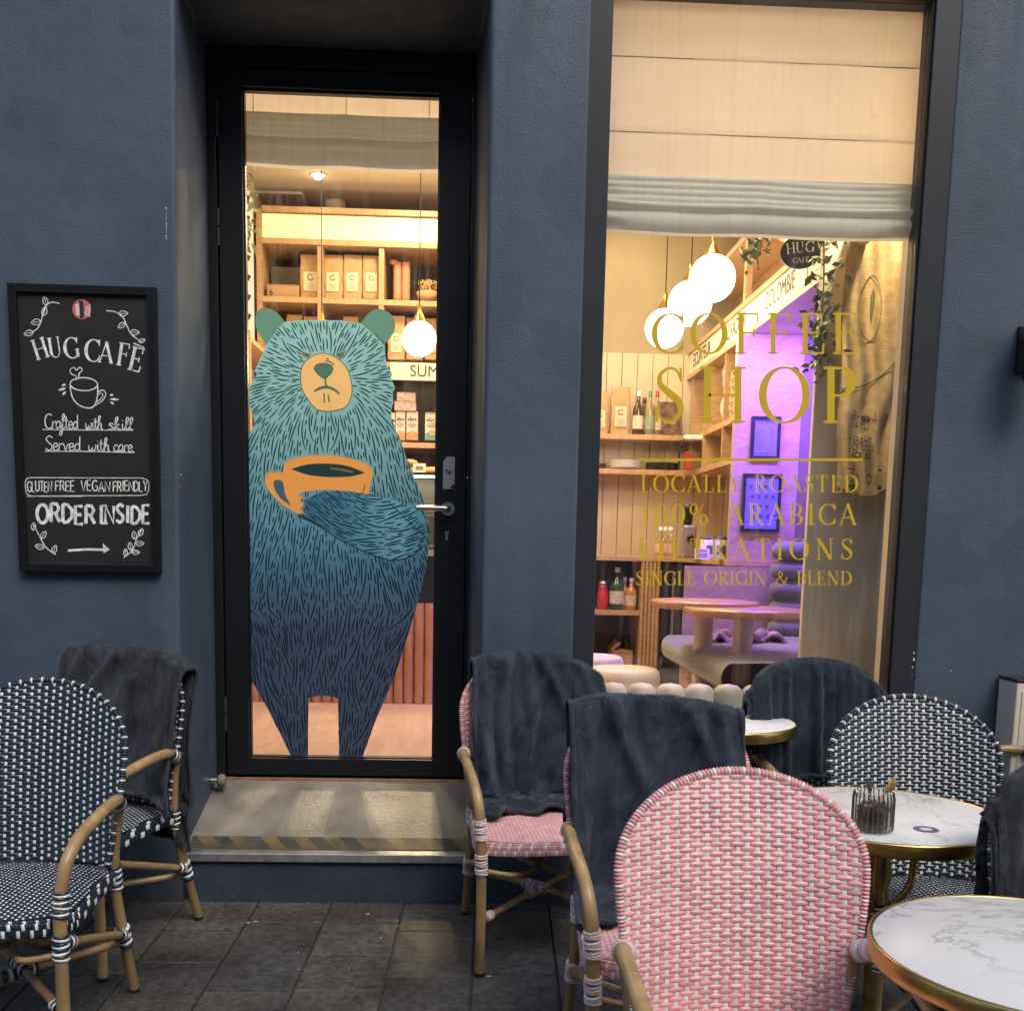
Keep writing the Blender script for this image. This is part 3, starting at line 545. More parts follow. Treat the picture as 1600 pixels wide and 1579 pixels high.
def bear():
    Z4 = lambda pts: [(370+a/4.386, 460+b/4.386) for a, b in pts]
    r = random.Random(11)
    right = Z4([(1010,335),(1018,420),(1030,490),(1068,548),(1058,575),(1085,640),(1068,668),(1072,740),(1058,800),(1062,860),(1090,930),(1125,1010),(1150,1090),(1185,1170),(1225,1270),(1262,1370),(1290,1470)])
    right += [(668,812),(671,845),(666,885),(657,925),(645,968),(632,1010),(617,1055),(600,1095),(585,1130),(566.5,1182)]
    left = [(455,1182),(440,1150),(420,1110),(396,1068),(391,1062),(388,1000),(387,900),(386,800),(385.5,700)]+Z4([(65,1000),(100,930),(122,880),(118,845),(100,825),(96,780),(75,755),(95,690),(75,660),(105,600),(140,545),(122,525),(160,440),(185,390),(205,335)])
    top = Z4([(235,290),(280,230),(330,190),(420,178),(500,176),(600,176),(720,178),(790,190),(850,198),(890,225),(945,265),(990,310)])
    body = right+[(530,1182),(528,1093)]+arc(505, 1092, 23, -5, 0, 180, 8)[::1]+[(482,1092),(481,1182)]+left+top
    ears = [sp2(Z4([(330,188),(300,150),(255,112),(200,92),(150,108),(126,165),(132,225),(165,290),(205,340)]), 5), sp2(Z4([(850,195),(885,150),(930,110),(985,100),(1050,130),(1083,190),(1080,250),(1050,300),(1005,345)]), 5)]
    ears = [ears[0]+Z4([(235,300),(280,235)]), ears[1]+Z4([(985,320),(930,262)])]
    muzzle = sp2(Z4([(435,560),(450,490),(505,430),(590,403),(680,432),(750,500),(785,600),(787,690),(752,765),(690,792),(615,800),(545,785),(482,710),(445,640),(435,560)]), 4)[:-1]
    nose = sp2(Z4([(525,512),(545,478),(600,468),(648,480),(662,512),(645,548),(605,578),(560,556),(525,512)]), 4)[:-1]
    cup = sp2(Z4([(318,1205),(335,1150),(420,1115),(560,1100),(700,1106),(820,1135),(900,1165),(932,1200)]), 4)+Z4([(925,1260),(905,1368),(800,1350),(650,1338),(540,1340),(450,1352),(420,1378),(472,1390),(425,1412),(478,1440),(425,1465),(487,1512)])+sp2(Z4([(420,1502),(330,1450),(250,1380),(200,1305),(193,1250),(215,1222),(260,1215),(318,1222)]), 4)
    hole = sp2(Z4([(252,1300),(256,1276),(290,1270),(318,1290),(332,1370),(368,1442),(300,1395),(262,1340),(252,1300)]), 4)[:-1]
    coffee = sp2(Z4([(372,1196),(480,1165),(620,1158),(760,1175),(880,1222)]), 6)+sp2(Z4([(880,1222),(780,1246),(640,1251),(500,1238),(372,1196)]), 6)[1:-1]
    armp = [(467,806),(478,795),(472,788),(482,778),(500,770),(530,766),(575,772),(610,780),(640,787),(662,805),(669,835),(662,858),(640,870),(610,874),(575,862),(530,840)]
    T = lambda a, b, l: W(a, b, 4.3505-.0005*l)
    mb = MB()
    pl_faces(mb, body, [muzzle, cup], T, 0, 0)
    for e in ears: mb.poly(e, T, .4, 1)
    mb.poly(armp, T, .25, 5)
    # fur strokes
    occ = {}
    def free(p, d):
        gx, gy = int(p[0]//6), int(p[1]//6)
        for i in (-1, 0, 1):
            for j in (-1, 0, 1):
                for q in occ.get((gx+i, gy+j), ()):
                    if (q[0]-p[0])**2+(q[1]-p[1])**2 < d*d: return False
        return True
    def direction(x, y):
        if inside((x, y), armp):
            dx, dy = x-592, y-700; l = sqrt(dx*dx+dy*dy); return (-dy/l, dx/l)
        hx, hy = x-511, y-592; l = sqrt(hx*hx+hy*hy) or 1
        rx, ry = hx/l, hy/l
        k = max(0, min(1, (y-600)/110)); vx, vy = (x-520)*.0022, 1
        if y > 950: vx = -(x-505)*.0030 if abs(x-505) > 40 else 0
        dx, dy = rx*(1-k)+vx*k, ry*(1-k)+vy*k; l = sqrt(dx*dx+dy*dy) or 1
        return dx/l, dy/l
    n = 0
    for t in range(26000):
        x, y = r.uniform(384, 672), r.uniform(498, 1180)
        p = (x, y)
        if not inside(p, body) or inside(p, muzzle) or inside(p, cup): continue
        if any(inside(p, e) for e in ears): continue
        dmin = 3.7 if y < 900 else 4.2
        if not free(p, dmin): continue
        pts = [p]; steps = r.choice((5, 8, 12, 15, 18)) if t < 9000 else r.randint(4, 9); bend = r.uniform(-.09, .09)
        for s_ in range(steps):
            dx, dy = direction(*pts[-1]); a = bend*(s_+1)*.5; dx, dy = dx*cos(a)-dy*sin(a), dx*sin(a)+dy*cos(a)
            q = (pts[-1][0]+dx*4.2, pts[-1][1]+dy*4.2)
            if not inside(q, body) or inside(q, cup) or inside(q, muzzle) or any(inside(q, e) for e in ears) or not free(q, 3.0): break
            pts.append(q)
        if len(pts) < 3: continue
        for q in pts: occ.setdefault((int(q[0]//6), int(q[1]//6)), []).append(q)
        w = 2.3
        L = len(pts); mb.ribbon(pts, [w*(.4+.6*sin(pi*(i+.3)/(L-.4))) for i in range(L)], T, 1+(n % 4)*.1, 2); n += 1
    # arm outline and crease
    mb.ribbon(sp2([(465,806),(492,818),(530,842),(575,864),(610,875),(642,869),(664,850)], 6), 1.6, T, 1.6, 2); mb.ribbon([(608,785),(666,840)], 1.3, T, 1.6, 2)
    mb.poly(muzzle, T, 2, 3); mb.poly(nose, T, 2.6, 1); mb.poly(cup, T, 2, 4); mb.poly(hole, T, 2.6, 5); mb.poly(coffee, T, 2.6, 2)
    mb.ribbon(muzzle+[muzzle[0]], 1.2, T, 2.4, 2); 
    mb.ribbon(Z4([(604,570),(612,640)]), 3, T, 2.7, 1); mb.ribbon(sp2(Z4([(528,667),(565,645),(615,634),(665,650),(706,684)]), 4), [2, 3, 3.5, 4, 4.5, 5, 5, 5, 5, 4.5, 4, 4, 4, 4, 3.5, 3, 2], T, 2.8, 1)
    for a in ([(598,678),(600,745)], [(626,685),(634,740)]): mb.ribbon(Z4(a), 2.4, T, 2.7, 1)
    for a in ([(608,455),(640,462),(668,482)], [(612,440),(630,443)]): mb.ribbon(Z4(a), 1.8, T, 2.7, 2)
    mb.ribbon(Z4([(640,1191),(720,1200),(796,1217)]), 2.6, T, 3, 4); mb.ribbon(Z4([(880,1300),(862,1366)]), 1.3, T, 3, 2)
    for ex, s_ in ((476, 1), (710, -1)):
        mb.poly(Z4([(ex-34*s_, 390), (ex+34*s_, 408), (ex+22*s_, 428), (ex, 434), (ex-22*s_, 424)]), T, 2.6, 3)
        mb.poly(Z4([(ex-10*s_, 398), (ex+22*s_, 406), (ex+16*s_, 420), (ex+2*s_, 420)]), T, 3, 1)
    fur = film('bear_fur_film', (.2, .4, .4), .28, .45, ramp=[(0, (.040, .066, .125)), (.30, (.040, .072, .145)), (.42, (.055, .15, .26)), (.52, (.085, .27, .42)), (.68, (.17, .42, .52)), (.9, (.29, .64, .70)), (1, (.32, .69, .73))], lo=.45, hi=2.2)
    armm = film('bear_arm_glow_film', (.16, .50, .62), .5, .45, ramp=[(0, (.09, .27, .42)), (.35, (.15, .43, .60)), (.75, (.40, .86, .97)), (1, (.32, .74, .88))], axis='X', lo=-.2, hi=.335)  # cyan backlight glow painted into the colour ramp of the arm
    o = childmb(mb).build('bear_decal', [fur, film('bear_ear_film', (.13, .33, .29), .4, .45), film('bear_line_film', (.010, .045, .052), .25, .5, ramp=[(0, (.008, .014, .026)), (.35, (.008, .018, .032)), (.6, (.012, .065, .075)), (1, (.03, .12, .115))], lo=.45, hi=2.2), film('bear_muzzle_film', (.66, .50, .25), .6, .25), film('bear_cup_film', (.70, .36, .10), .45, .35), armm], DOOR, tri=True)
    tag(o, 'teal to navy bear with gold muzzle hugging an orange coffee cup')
bear()

# ------------------------------------------------------------------ shop window
def window():
    y0, y1 = DW+.004, 3.96; gx0, gx1, gz0, gz1 = .461, 1.578, .58, 3.255
    mb = MB()
    mb.box(WX0-.02, gx0, y0, y1, WZ0-.02, WZ1+.02); mb.box(gx1+.004, WX1+.02, y0, y1, WZ0-.02, WZ1+.02)
    mb.box(gx0, gx1+.004, y0, y1, gz1, WZ1+.02); mb.box(gx0, gx1+.004, y0, y1, WZ0-.02, gz0)
    wf = childmb(mb).build('window', M['frame'], cafe, bevel=.003); tag(wf, 'large shop window in a charcoal frame with gold lettering')
    mb = MB(); mb.box(gx1-.004, gx1+.003, y0+.012, y0+.05, gz0, gz1); mb.box(gx0, gx1-.004, y0+.012, y0+.05, gz1-.006, gz1); childmb(mb).build('window_gasket', M['gasket'], wf)
    yg = DW+.03
    mb = MB(); mb.box(gx0+.0005, gx1-.0045, yg, yg+.006, gz0+.001, gz1-.007); childmb(mb).build('window_glass', M['pane'], wf)
    mb = MB(); T = lambda a, b, l: W(a, -b, yg-.0005-.00012*l)
    for t, x0, x1, yb, h, dx in (('COFFEE', 1019, 1340, 553, 64, 0), ('SHOP', 1021, 1338, 661, 88, 0), ('LOCALLY ROASTED', 1001, 1341, 769, 27, 0), ('100% ARABICA', 1001, 1338, 820, 33, 0), ('FILTRATIONS', 997, 1333, 874, 33, 0), ('SINGLE ORIGIN & BLEND', 993, 1331, 914, 22, 0)):
        serif_word(mb, t, x0, x1, -yb, h, T, .92 if h < 60 else .9)
    mb.ribbon([(997, -718), (1348, -718)], 4.2, T)
    tag(childmb(mb).build('window_lettering', M['gold'], wf), 'gold serif vinyl lettering reading coffee shop')
    return wf
WIN = window()

# ------------------------------------------------------------------ roman blinds
def blind_mat(name, c, tr):
    m = film(name, c, tr, .85); nt = m.node_tree; N = nt.nodes; L = nt.links; b = N['Principled BSDF']
    tc = N.new('ShaderNodeTexCoord'); n = N.new('ShaderNodeTexNoise'); n.inputs['Scale'].default_value = 3; n.inputs['Detail'].default_value = 4; n.inputs['Distortion'].default_value = .6; L.new(tc.outputs['Object'], n.inputs[0])
    bp = N.new('ShaderNodeBump'); bp.inputs['Strength'].default_value = .5; bp.inputs['Distance'].default_value = .04; L.new(n.outputs[0], bp.inputs['Height']); L.new(bp.outputs[0], b.inputs['Normal'])
    return m
BF = blind_mat('linen_blind', (.68, .59, .50), .5); BS = blind_mat('linen_fold_stack', (.80, .80, .74), .35)
def blind(name, label, x0, x1, yb, ztop, zs, zbot, seams, vseams=()):
    o = empty(name, (0, 0, 0), label, 'blind'); o.location = ((x0+x1)/2, yb, ztop); cx = (x0+x1)/2
    mb = MB(); r = random.Random(9)
    def f(u, v):
        z = ztop+(zs-ztop)*v; y = .003*sin(u*7+v*5)+.002*sin(u*19-v*9)
        for q in seams: y += .010*math.exp(-((z-q)/.007)**2)
        return (x0+(x1-x0)*u-cx, y, z-ztop)
    mb.grid(f, 40, 90); mb.build('fabric', BF, o)
    mb = MB()
    for q in seams: mb.tube([(x0+.004-cx, .008, q-ztop), (x1-.004-cx, .012, q-ztop)], .002, 8)
    if seams: mb.build('rod', mat('seam_rod', (.34, .29, .22), .7), o)
    mb = MB()
    def g(u, v):                        # stacked folds, sagging a little between the cords
        sag = .005*sin(u*pi*2)**2+.003*sin(u*pi)
        z = zs+.012+(zbot-zs-.012)*v-sag*(.3+v*.8)
        t = v; H_ = zs-zbot
        if v < .48: y = -.012-.007*abs(sin(v/.48*pi*4+.5*sin(u*6)))-.010*v
        elif v < .62: y = -.034-.012*sin((v-.48)/.14*pi)
        else: y = -.026-.014*sin((v-.62)/.38*pi)+.002*sin(u*23)
        y -= .006*math.exp(-((u-.5)/.03)**2)*(v < .6)
        if u < .08 or u > .92: y += .004*sin(v*22)
        return (x0+(x1-x0)*u-cx, y, z-ztop)
    mb.grid(g, 60, 44)
    def back(u, v): p = g(1-u, v); return (p[0], .012, p[2])
    mb.grid(back, 20, 6); mb.build('fold_stack', BS, o)
    if vseams:
        mb = MB()
        for x in vseams: mb.box(x-cx-.0012, x-cx+.0012, -.006, -.004, zs-ztop, -.002)
        mb.build('cord', mat('blind_cord', (.25, .2, .14), .8), o)
    return o
wz = lambda py, d, px=1200: W(px, py, d).z
blind('roman_blind', 'wide cream roman blind half lowered behind the shop window', .445, 1.60, 3.978, 3.33, wz(288, 3.98), wz(369, 3.98), [wz(96, 3.98), wz(213, 3.98)])
blind('roman_blind', 'narrow roman blind gathered high behind the glass door', -.93, -.10, 4.42, 3.16, wz(186, 4.42, 530), wz(262, 4.42, 530), [], [W(396, 160, 4.42).x, W(541, 160, 4.42).x, W(671, 160, 4.42).x])

# ------------------------------------------------------------------ chalkboard on the wall
def chalkboard():
    y0 = DW-.032; P = [W(*p, y0) for p in ((10, 441), (242, 448), (250, 895), (30, 893))]
    c = sum(P, Vector())/4; o = empty('chalkboard', (c.x, y0, c.z), 'black chalkboard sign with white chalk drawings hung left of the door', 'sign')
    def T(a, b, l):                 # a, b: coordinates on the board drawing
        t = (-b-80)/1420; xl = 35+50*t; u = (a-xl)/(722-4*t)
        p = P[0]*(1-u)*(1-t)+P[1]*u*(1-t)+P[2]*u*t+P[3]*(1-u)*t
        return (p.x-c.x, .0128-.0003*(l % 7)*.5-.0006, p.z-c.z)
    def B(u0, u1, t0, t1, ya, yb, mb):
        def q(u, t, y): p = P[0]*(1-u)*(1-t)+P[1]*u*(1-t)+P[2]*u*t+P[3]*(1-u)*t; return (p.x-c.x, y, p.z-c.z)
        vs = [q(u0, t1, ya), q(u1, t1, ya), q(u1, t1, yb), q(u0, t1, yb), q(u0, t0, ya), q(u1, t0, ya), q(u1, t0, yb), q(u0, t0, yb)]
        mb.add(vs, [(0, 3, 2, 1), (4, 5, 6, 7), (0, 1, 5, 4), (1, 2, 6, 5), (2, 3, 7, 6), (3, 0, 4, 7)])
    mb = MB(); w, h = .058, .03
    B(0, w, 0, 1, 0, .031, mb); B(1-w, 1, 0, 1, 0, .031, mb); B(w, 1-w, 0, h, .0004, .031, mb); B(w, 1-w, 1-h, 1, .0004, .031, mb); mb.build('frame', M['bframe'], o, bevel=.002)
    mb = MB(); B(w-.005, 1-w+.005, h-.003, 1-h+.003, .0128, .030, mb); mb.build('writing_panel', M['board'], o)
    mb = MB()
    for ch, x, y, hh, rot in (('H', 190, 390, 100, 18), ('U', 262, 383, 100, 9), ('G', 343, 383, 104, 7), ('C', 447, 393, 112, 0), ('A', 515, 400, 104, -3), ('F', 598, 408, 112, -8), ('E', 662, 430, 118, -13)):
        serif_glyph(mb, ch, x, -y, hh, rot, T, 0, 0, .78)
    mb.ribbon([(650, -352), (700, -372), (705, -385)], 6, T, 2)
    word(mb, 'Crafted', 212, 378, -780, 72, T, 5.5, track=.0); word(mb, 'with', 415, 498, -780, 66, T, 5.5, track=.0); word(mb, 'skill', 528, 650, -780, 62, T, 5.5, track=.02)
    word(mb, 'Served', 215, 390, -888, 72, T, 5.5, track=.02); word(mb, 'with', 430, 535, -888, 66, T, 5.5, track=0); word(mb, 'care.', 555, 660, -888, 66, T, 5.5, track=.02)
    mb.ribbon([(200, -785), (400, -784), (655, -780)], 4, T, 6); mb.ribbon([(210, -893), (430, -890), (662, -891)], 4, T, 6)
    word(mb, 'GLUTEN', 122, 245, -1093, 50, T, 6, jit=.06); word(mb, 'FREE', 264, 358, -1090, 50, T, 6, jit=.06); word(mb, 'VEGAN', 393, 538, -1088, 50, T, 6, jit=.06); word(mb, 'FRIENDLY', 555, 728, -1086, 50, T, 6, track=.12, jit=.06)
    mb.ribbon([(135, -1025), (700, -1018), (728, -1028), (736, -1045), (734, -1085), (724, -1100), (690, -1106), (140, -1117), (118, -1106), (113, -1085), (113, -1045), (120, -1030), (137, -1025)], 4, T, 6); mb.ribbon([(118, -1119), (400, -1115)], 3, T, 5)
    word(mb, 'ORDER', 170, 462, -1250, 88, T, 17, track=.2, jit=.05); word(mb, 'INSIDE', 488, 740, -1245, 88, T, 16, track=.2, jit=.05)
    mb.ribbon([(495, -1160), (525, -1160)], 10, T, 5); mb.ribbon([(492, -1250), (528, -1250)], 10, T, 5)
    mb.build('chalk_lettering', M['chalk'], o)
    mb = MB()
    def sprig(stem, leaves):
        mb.ribbon(sp2(stem, 6), 5, T, 1)
        for k, (x, y, L, a) in enumerate(leaves):
            a = radians(a); ca, sa = cos(a), sin(a); pr = [(0, 0), (.3, .26), (.65, .24), (1, 0), (.65, -.24), (.3, -.26), (0, 0)]
            mb.ribbon([(x+(u*ca-v*sa)*L, y+(u*sa+v*ca)*L) for u, v in sp2([(u, v) for u, v in pr], 3)], 4, T, 2+k % 3); mb.ribbon([(x, y), (x+ca*L*.9, y+sa*L*.9)], 3, T, 5)
    sprig([(285, -170), (250, -165), (222, -180), (205, -215), (195, -260), (175, -295), (140, -318)], [(222, -182, 44, 105), (206, -232, 46, 75), (196, -258, 50, 190), (158, -310, 48, 195)])
    sprig([(515, -198), (560, -203), (595, -225), (615, -265), (640, -310), (690, -345)], [(575, -212, 46, 5), (608, -255, 42, 215), (632, -300, 46, 0), (675, -345, 34, 20)])
    sprig([(155, -1262), (180, -1315), (215, -1375), (265, -1412)], [(150, -1290, 40, 85), (190, -1330, 44, 55), (205, -1378, 46, 165), (250, -1405, 44, 70)])
    sprig([(612, -1422), (655, -1385), (675, -1330), (700, -1275)], [(620, -1415, 36, 90), (652, -1395, 40, 0), (650, -1385, 42, 105), (670, -1350, 44, 0), (668, -1330, 42, 100), (688, -1312, 42, 65)])
    E_ = arc(405, -558, 68, 32, 0, 360, 28); mb.ribbon(E_, 6, T, 1)                                  # chalk cup
    mb.ribbon(sp2([(338, -565), (342, -600), (358, -640), (395, -668), (440, -674), (462, -655), (474, -610), (474, -560)], 5), 6, T, 2)
    mb.ribbon(sp2([(476, -596), (500, -585), (515, -605), (495, -640), (455, -664)], 5), 5, T, 3); mb.ribbon(sp2([(474, -612), (492, -600), (500, -612), (484, -635), (462, -650)], 5), 4, T, 4)
    mb.ribbon(sp2([(378, -535), (384, -505), (398, -490), (385, -476), (370, -490), (356, -478), (338, -490), (345, -510), (368, -520), (366, -540)], 5), 5, T, 5)
    for x0, y0_, x1, y1_ in ((318, -560, 296, -568), (316, -580, 280, -590), (318, -596, 300, -612), (535, -610, 552, -606), (536, -628, 580, -630), (538, -642, 556, -654)):
        mb.ribbon([(x0, y0_), ((x0+x1)/2, (y0_+y1_)/2), (x1, y1_)], [3, 13, 4], T, 2)
    mb.ribbon([(325, -1390), (420, -1383), (510, -1384)], 12, T, 2); mb.poly([(503, -1350), (540, -1383), (508, -1402)], T, 3)
    mb.build('chalk_drawing', M['chalk'], o)
    mb = MB(); C = (394, -195); mb.poly(arc(*C, 46, 48, 0, 358, 30), T, 1, 0)
    mb.poly([(378, -150), (388, -157), (398, -152), (403, -175), (406, -225), (398, -240), (386, -238), (384, -180)], T, 3, 1); mb.poly([(360, -175), (380, -165), (384, -228), (368, -225)], T, 2, 2)
    for k in range(4): mb.ribbon([(414+7*k, -182+4*k), (412+7*k, -225-2*k)], 4, T, 3, 2)
    o2 = mb.build('sticker', [mat('coral_sticker', (.62, .14, .10), .5), mat('navy_print', (.015, .02, .07), .5), mat('white_print', (.7, .62, .6), .5)], o); tag(o2, 'round coral sticker with a small dark figure')
chalkboard()
# ------------------------------------------------------------------ woven bistro armchair (faces -y, origin on the floor under the seat)
ZA, ZTOP, WMAX = .775, .955, .245
def half_width(z):
    if z > ZA: return WMAX*sqrt(max(0, 1-((z-ZA)/(ZTOP-ZA))**2.15))
    t = (ZA-z)/(ZA-.45); return WMAX-.048*t**1.5
def back_pt(x, z, off=0):          # off > 0 moves towards the sitter
    t = (z-.45); y = .205+.10*t+.16*t*t-.75*x*x
    return Vector((x, y-off, z))
def seat_w(y):                     # half width of the seat at depth y
    if y < -.12: return .232*sqrt(max(0, 1-((-.12-y)/.115)**2.6))
    return .232-.028*max(0, (y+.12)/.33)
def seat_pt(x, y, off=0):
    return Vector((x, y, .452-.25*x*x-.18*(y+.02)**2+.02*(y > -.02)*0+off))
def weave(mb, pt, hw, v0, v1, p, rh, bulge, nx, ny, sqk=.46):
    j = 0; jr = random.Random(17); v = v0+rh/2
    while v < v1-rh*.3:
        w = hw(v); k = -int(w/(2*p))-2
        while True:
            xs = (2*k+(j % 2))*p; k += 1
            if xs > w+2*p: break
            sq = p*sqk; jx = jr.uniform(-.05, .05)*p; jb = jr.uniform(.75, 1.15); jw = jr.uniform(-.03, .03); xs += jx                                   # white upright at xs, horizontal strand from it to the next one
            if abs(xs) < w-sq*.4:
                a, b = max(xs-sq/2*.95, -w), min(xs+sq/2*.95, w)
                def fs(u, t, a=a, b=b): return pt(a+(b-a)*u, v+rh*(t-.5)*1.02, bulge*.55*(1-(2*u-1)**4)*(1-.5*(2*t-1)**2)+.0004)
                mb.grid(fs, 2, 2, 1)
            a, b = xs+sq*.44, xs+2*p-sq*.44
            if b < -w or a > w: continue
            ta, tb = a, b; a, b = max(a, -w), min(b, w)
            if b-a < p*.25: continue
            def fn(u, t, a=a, b=b, ta=ta, tb=tb, jb=jb, jw=jw):
                x = a+(b-a)*u; g = (x-ta)/(tb-ta); e = max(0, 1-abs(2*g-1)**3.2)
                hh = rh*(.88+jw+.30*e**.6); q = 2*t-1
                return pt(x, v+q*hh/2, jb*bulge*(.1+e**.5*.9)*sqrt(max(0, 1-q*q*.96))-.0004)
            mb.grid(fn, nx, ny, 0)
        v += rh; j += 1
    return mb
def binding(mb, a, b, r, n, rr=.0042, m0=0):        # striped cane rings wound round a tube from a to b
    a, b = Vector(a), Vector(b); d = (b-a).normalized(); s = (b-a).length/n
    u = d.orthogonal().normalized(); w = d.cross(u)
    for k in range(n):
        c = a+d*s*(k+.5); tilt = .003*((k*7) % 3-1)
        mb.tube([c+(u*cos(q)+w*sin(q))*r+d*tilt*cos(q) for q in [2*pi*i/14 for i in range(14)]], s*.53, 6, (k+m0) % 2, False, True)
def chair(color):
    pk = color == 'pink'
    o = empty('bistro_chair', (0, 0, 0), 'x', 'chair', 'woven bistro chairs on the terrace')
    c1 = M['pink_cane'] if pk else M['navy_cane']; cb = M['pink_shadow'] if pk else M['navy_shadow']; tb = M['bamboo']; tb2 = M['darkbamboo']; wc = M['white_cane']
    bm_ = [M['pink_pale'] if pk else M['navy_cane'], wc]
    def bind(name, par, a, b, r, n, m0=0): q = MB(); binding(q, a, b, r, n, m0=m0); q.build(name, bm_, par)
    # back panel
    mb = MB(); zs = [.45+(ZTOP-.004-.45)*k/40 for k in range(41)]
    def sheet(off):
        def f(u, v): z = .45+(ZTOP-.003-.45)*(1-(1-v)**1.6); w = max(.002, half_width(z)-.004); return back_pt((2*u-1)*w, z, off)
        return f
    mb.grid(sheet(-.001), 24, 30, 2); mb.grid(lambda u, v: sheet(-.010)(1-u, v), 24, 30, 2)
    weave(mb, back_pt, lambda z: half_width(z)-.001, .452, ZTOP-.003, .0205, .0092, .0036, 6, 4, .46 if pk else .40)
    weave(mb, lambda x, z, off: back_pt(-x, z, -.010-off), lambda z: half_width(z)-.003, .452, ZTOP-.003, .0205, .0092, .0045, 4, 3)
    mb.build('backrest', [c1, wc, cb], o)
    # rim, bound with cane
    P = []
    for k in range(13): z = .45+(ZA-.45)*k/12; P.append(back_pt(-half_width(z), z, -.004))
    for k in range(1, 36):
        a = pi-pi*k/36; x = WMAX*cos(a); z = ZA+(ZTOP-ZA)*sin(a)**(2/2.15)
        P.append(back_pt(x, z, -.004))
    for k in range(13): z = ZA-(ZA-.45)*k/12; P.append(back_pt(half_width(z), z, -.004))
    PS = smooth_path(P, 3); D = [0]
    for i in range(1, len(PS)): D.append(D[-1]+(PS[i]-PS[i-1]).length)
    mb = MB(); mb.tube(PS, .0068, 8, 0); tot = D[-1]; nb = int(tot/.0075); ii = 0
    for k in range(nb):
        s = tot*(k+.5)/nb
        while ii < len(D)-2 and D[ii+1] < s: ii += 1
        f = (s-D[ii])/max(1e-6, D[ii+1]-D[ii]); c = PS[ii].lerp(PS[ii+1], f); d = (PS[ii+1]-PS[ii]).normalized(); u = d.orthogonal().normalized(); w = d.cross(u)
        mb.tube([c+(u*cos(q)+w*sin(q))*.0064 for q in [2*pi*i/9 for i in range(9)]], .0036, 5, 1 if k % 4 == 0 else 0, False, True)
    mb.build('backrest_rim', [c1, wc], o)
    # seat
    mb = MB(); ys = (-.234, .205)
    mb.grid(lambda u, v: seat_pt((2*u-1)*max(.004, seat_w(ys[0]+.001+(ys[1]-ys[0]-.001)*v)-.002), ys[0]+.001+(ys[1]-ys[0]-.001)*v, -.001), 20, 24, 2)
    weave(mb, seat_pt, lambda y: seat_w(y)-.003, ys[0]+.003, ys[1], .0135, .0085, .0036, 4, 2)
    edge = [(-seat_w(y), y) for y in [ys[1]-(ys[1]-ys[0]-.004)*k/16 for k in range(17)]]; edge = edge+[(-a, b) for a, b in edge[::-1]]
    # front corner of the outline needs more points
    E2 = []
    for k in range(41):
        a = pi+pi*k/40; E2.append((.232*cos(a)*abs(cos(a))**-.15 if abs(cos(a)) > .05 else .232*cos(a), -.12+.115*sin(a)*abs(sin(a))**-.2 if abs(sin(a)) > .05 else -.12+.115*sin(a)))
    edge = [(-seat_w(.205-.325*k/8), .205-.325*k/8) for k in range(8)]+E2+[(seat_w(-.12+.325*k/8), -.12+.325*k/8) for k in range(1, 9)]
    def ap(u, v):
        i = u*(len(edge)-1); a = int(min(i, len(edge)-2)); f = i-a; x = edge[a][0]*(1-f)+edge[a+1][0]*f; y = edge[a][1]*(1-f)+edge[a+1][1]*f
        s = seat_pt(x, y); q = pi*(v*.62); k = 1+.035*sin(q)
        return (s.x*k, (s.y+.0)*k, s.z-.030*(1-cos(q))-.001)
    mb.grid(ap, 90, 7, 2)
    L = 108
    for k in range(L):               # cane wrapped over the edge
        for j in range(3):
            u0, u1 = (k+.5*(j % 2))/L, min(1, (k+.5*(j % 2)+1)/L)
            wt = (k+j) % 4 == 0
            def f(u, t, j=j, u0=u0, u1=u1):
                uu = u0+(u1-u0)*u; p = Vector(ap(uu, (j+t)/3)); r_ = Vector((p.x, p.y, 0)).normalized(); e = sqrt(max(0, 1-(2*t-1)**2*.95))*(1-(2*u-1)**4)
                return p+r_*.003*e+Vector((0, 0, .0015*e*(j == 0)))
            mb.grid(f, 3, 3, 1 if wt else 0)
    mb.build('seat', [c1, wc, cb], o)
    mb = MB(); mb.tube(smooth_path([(-.2, .19, .405), (-.205, -.12, .405), (-.17, -.2, .405), (0, -.215, .405), (.17, -.2, .405), (.205, -.12, .405), (.2, .19, .405)], 6), .0125, 10); mb.build('seat_frame', tb2, o)
    rbm = []
    for s in (-1, 1):
        top = back_pt(s*half_width(.62), .62, -.004)
        FL = [(s*.222, -.205, 0), (s*.222, -.207, .25), (s*.225, -.21, .45)]
        fl = MB(); fl.tube([(s*.221, -.204, .012), (s*.222, -.207, .25), (s*.226, -.212, .44)], .0165, 12); fl.tube([(s*.221, -.204, 0), (s*.221, -.204, .012)], .0172, 12, 1)
        fo = fl.build('leg', [tb, M['gasket']], o)
        ar = MB(); pth = smooth_path([(s*.226, -.212, .44), (s*.231, -.206, .52), (s*.238, -.185, .58), (s*.246, -.13, .622), (s*.250, -.04, .642), (s*.250, .07, .653), (s*.243, .155, .645), tuple(top)], 7)
        ar.tube(pth, .0168, 12); ao = ar.build('armrest', tb, o)
        bind('leg_binding', fo, (s*.2265, -.211, .445), (s*.231, -.206, .515), .0175, 9); bind('leg_binding', fo, (s*.2225, -.207, .335), (s*.2255, -.211, .405), .0175, 8, 1)
        b = MB(); e = Vector(pth[-10]); f = Vector(pth[-2]); binding(b, e, f, .0176, 5, .0042); b.build('armrest_binding', bm_, ao)
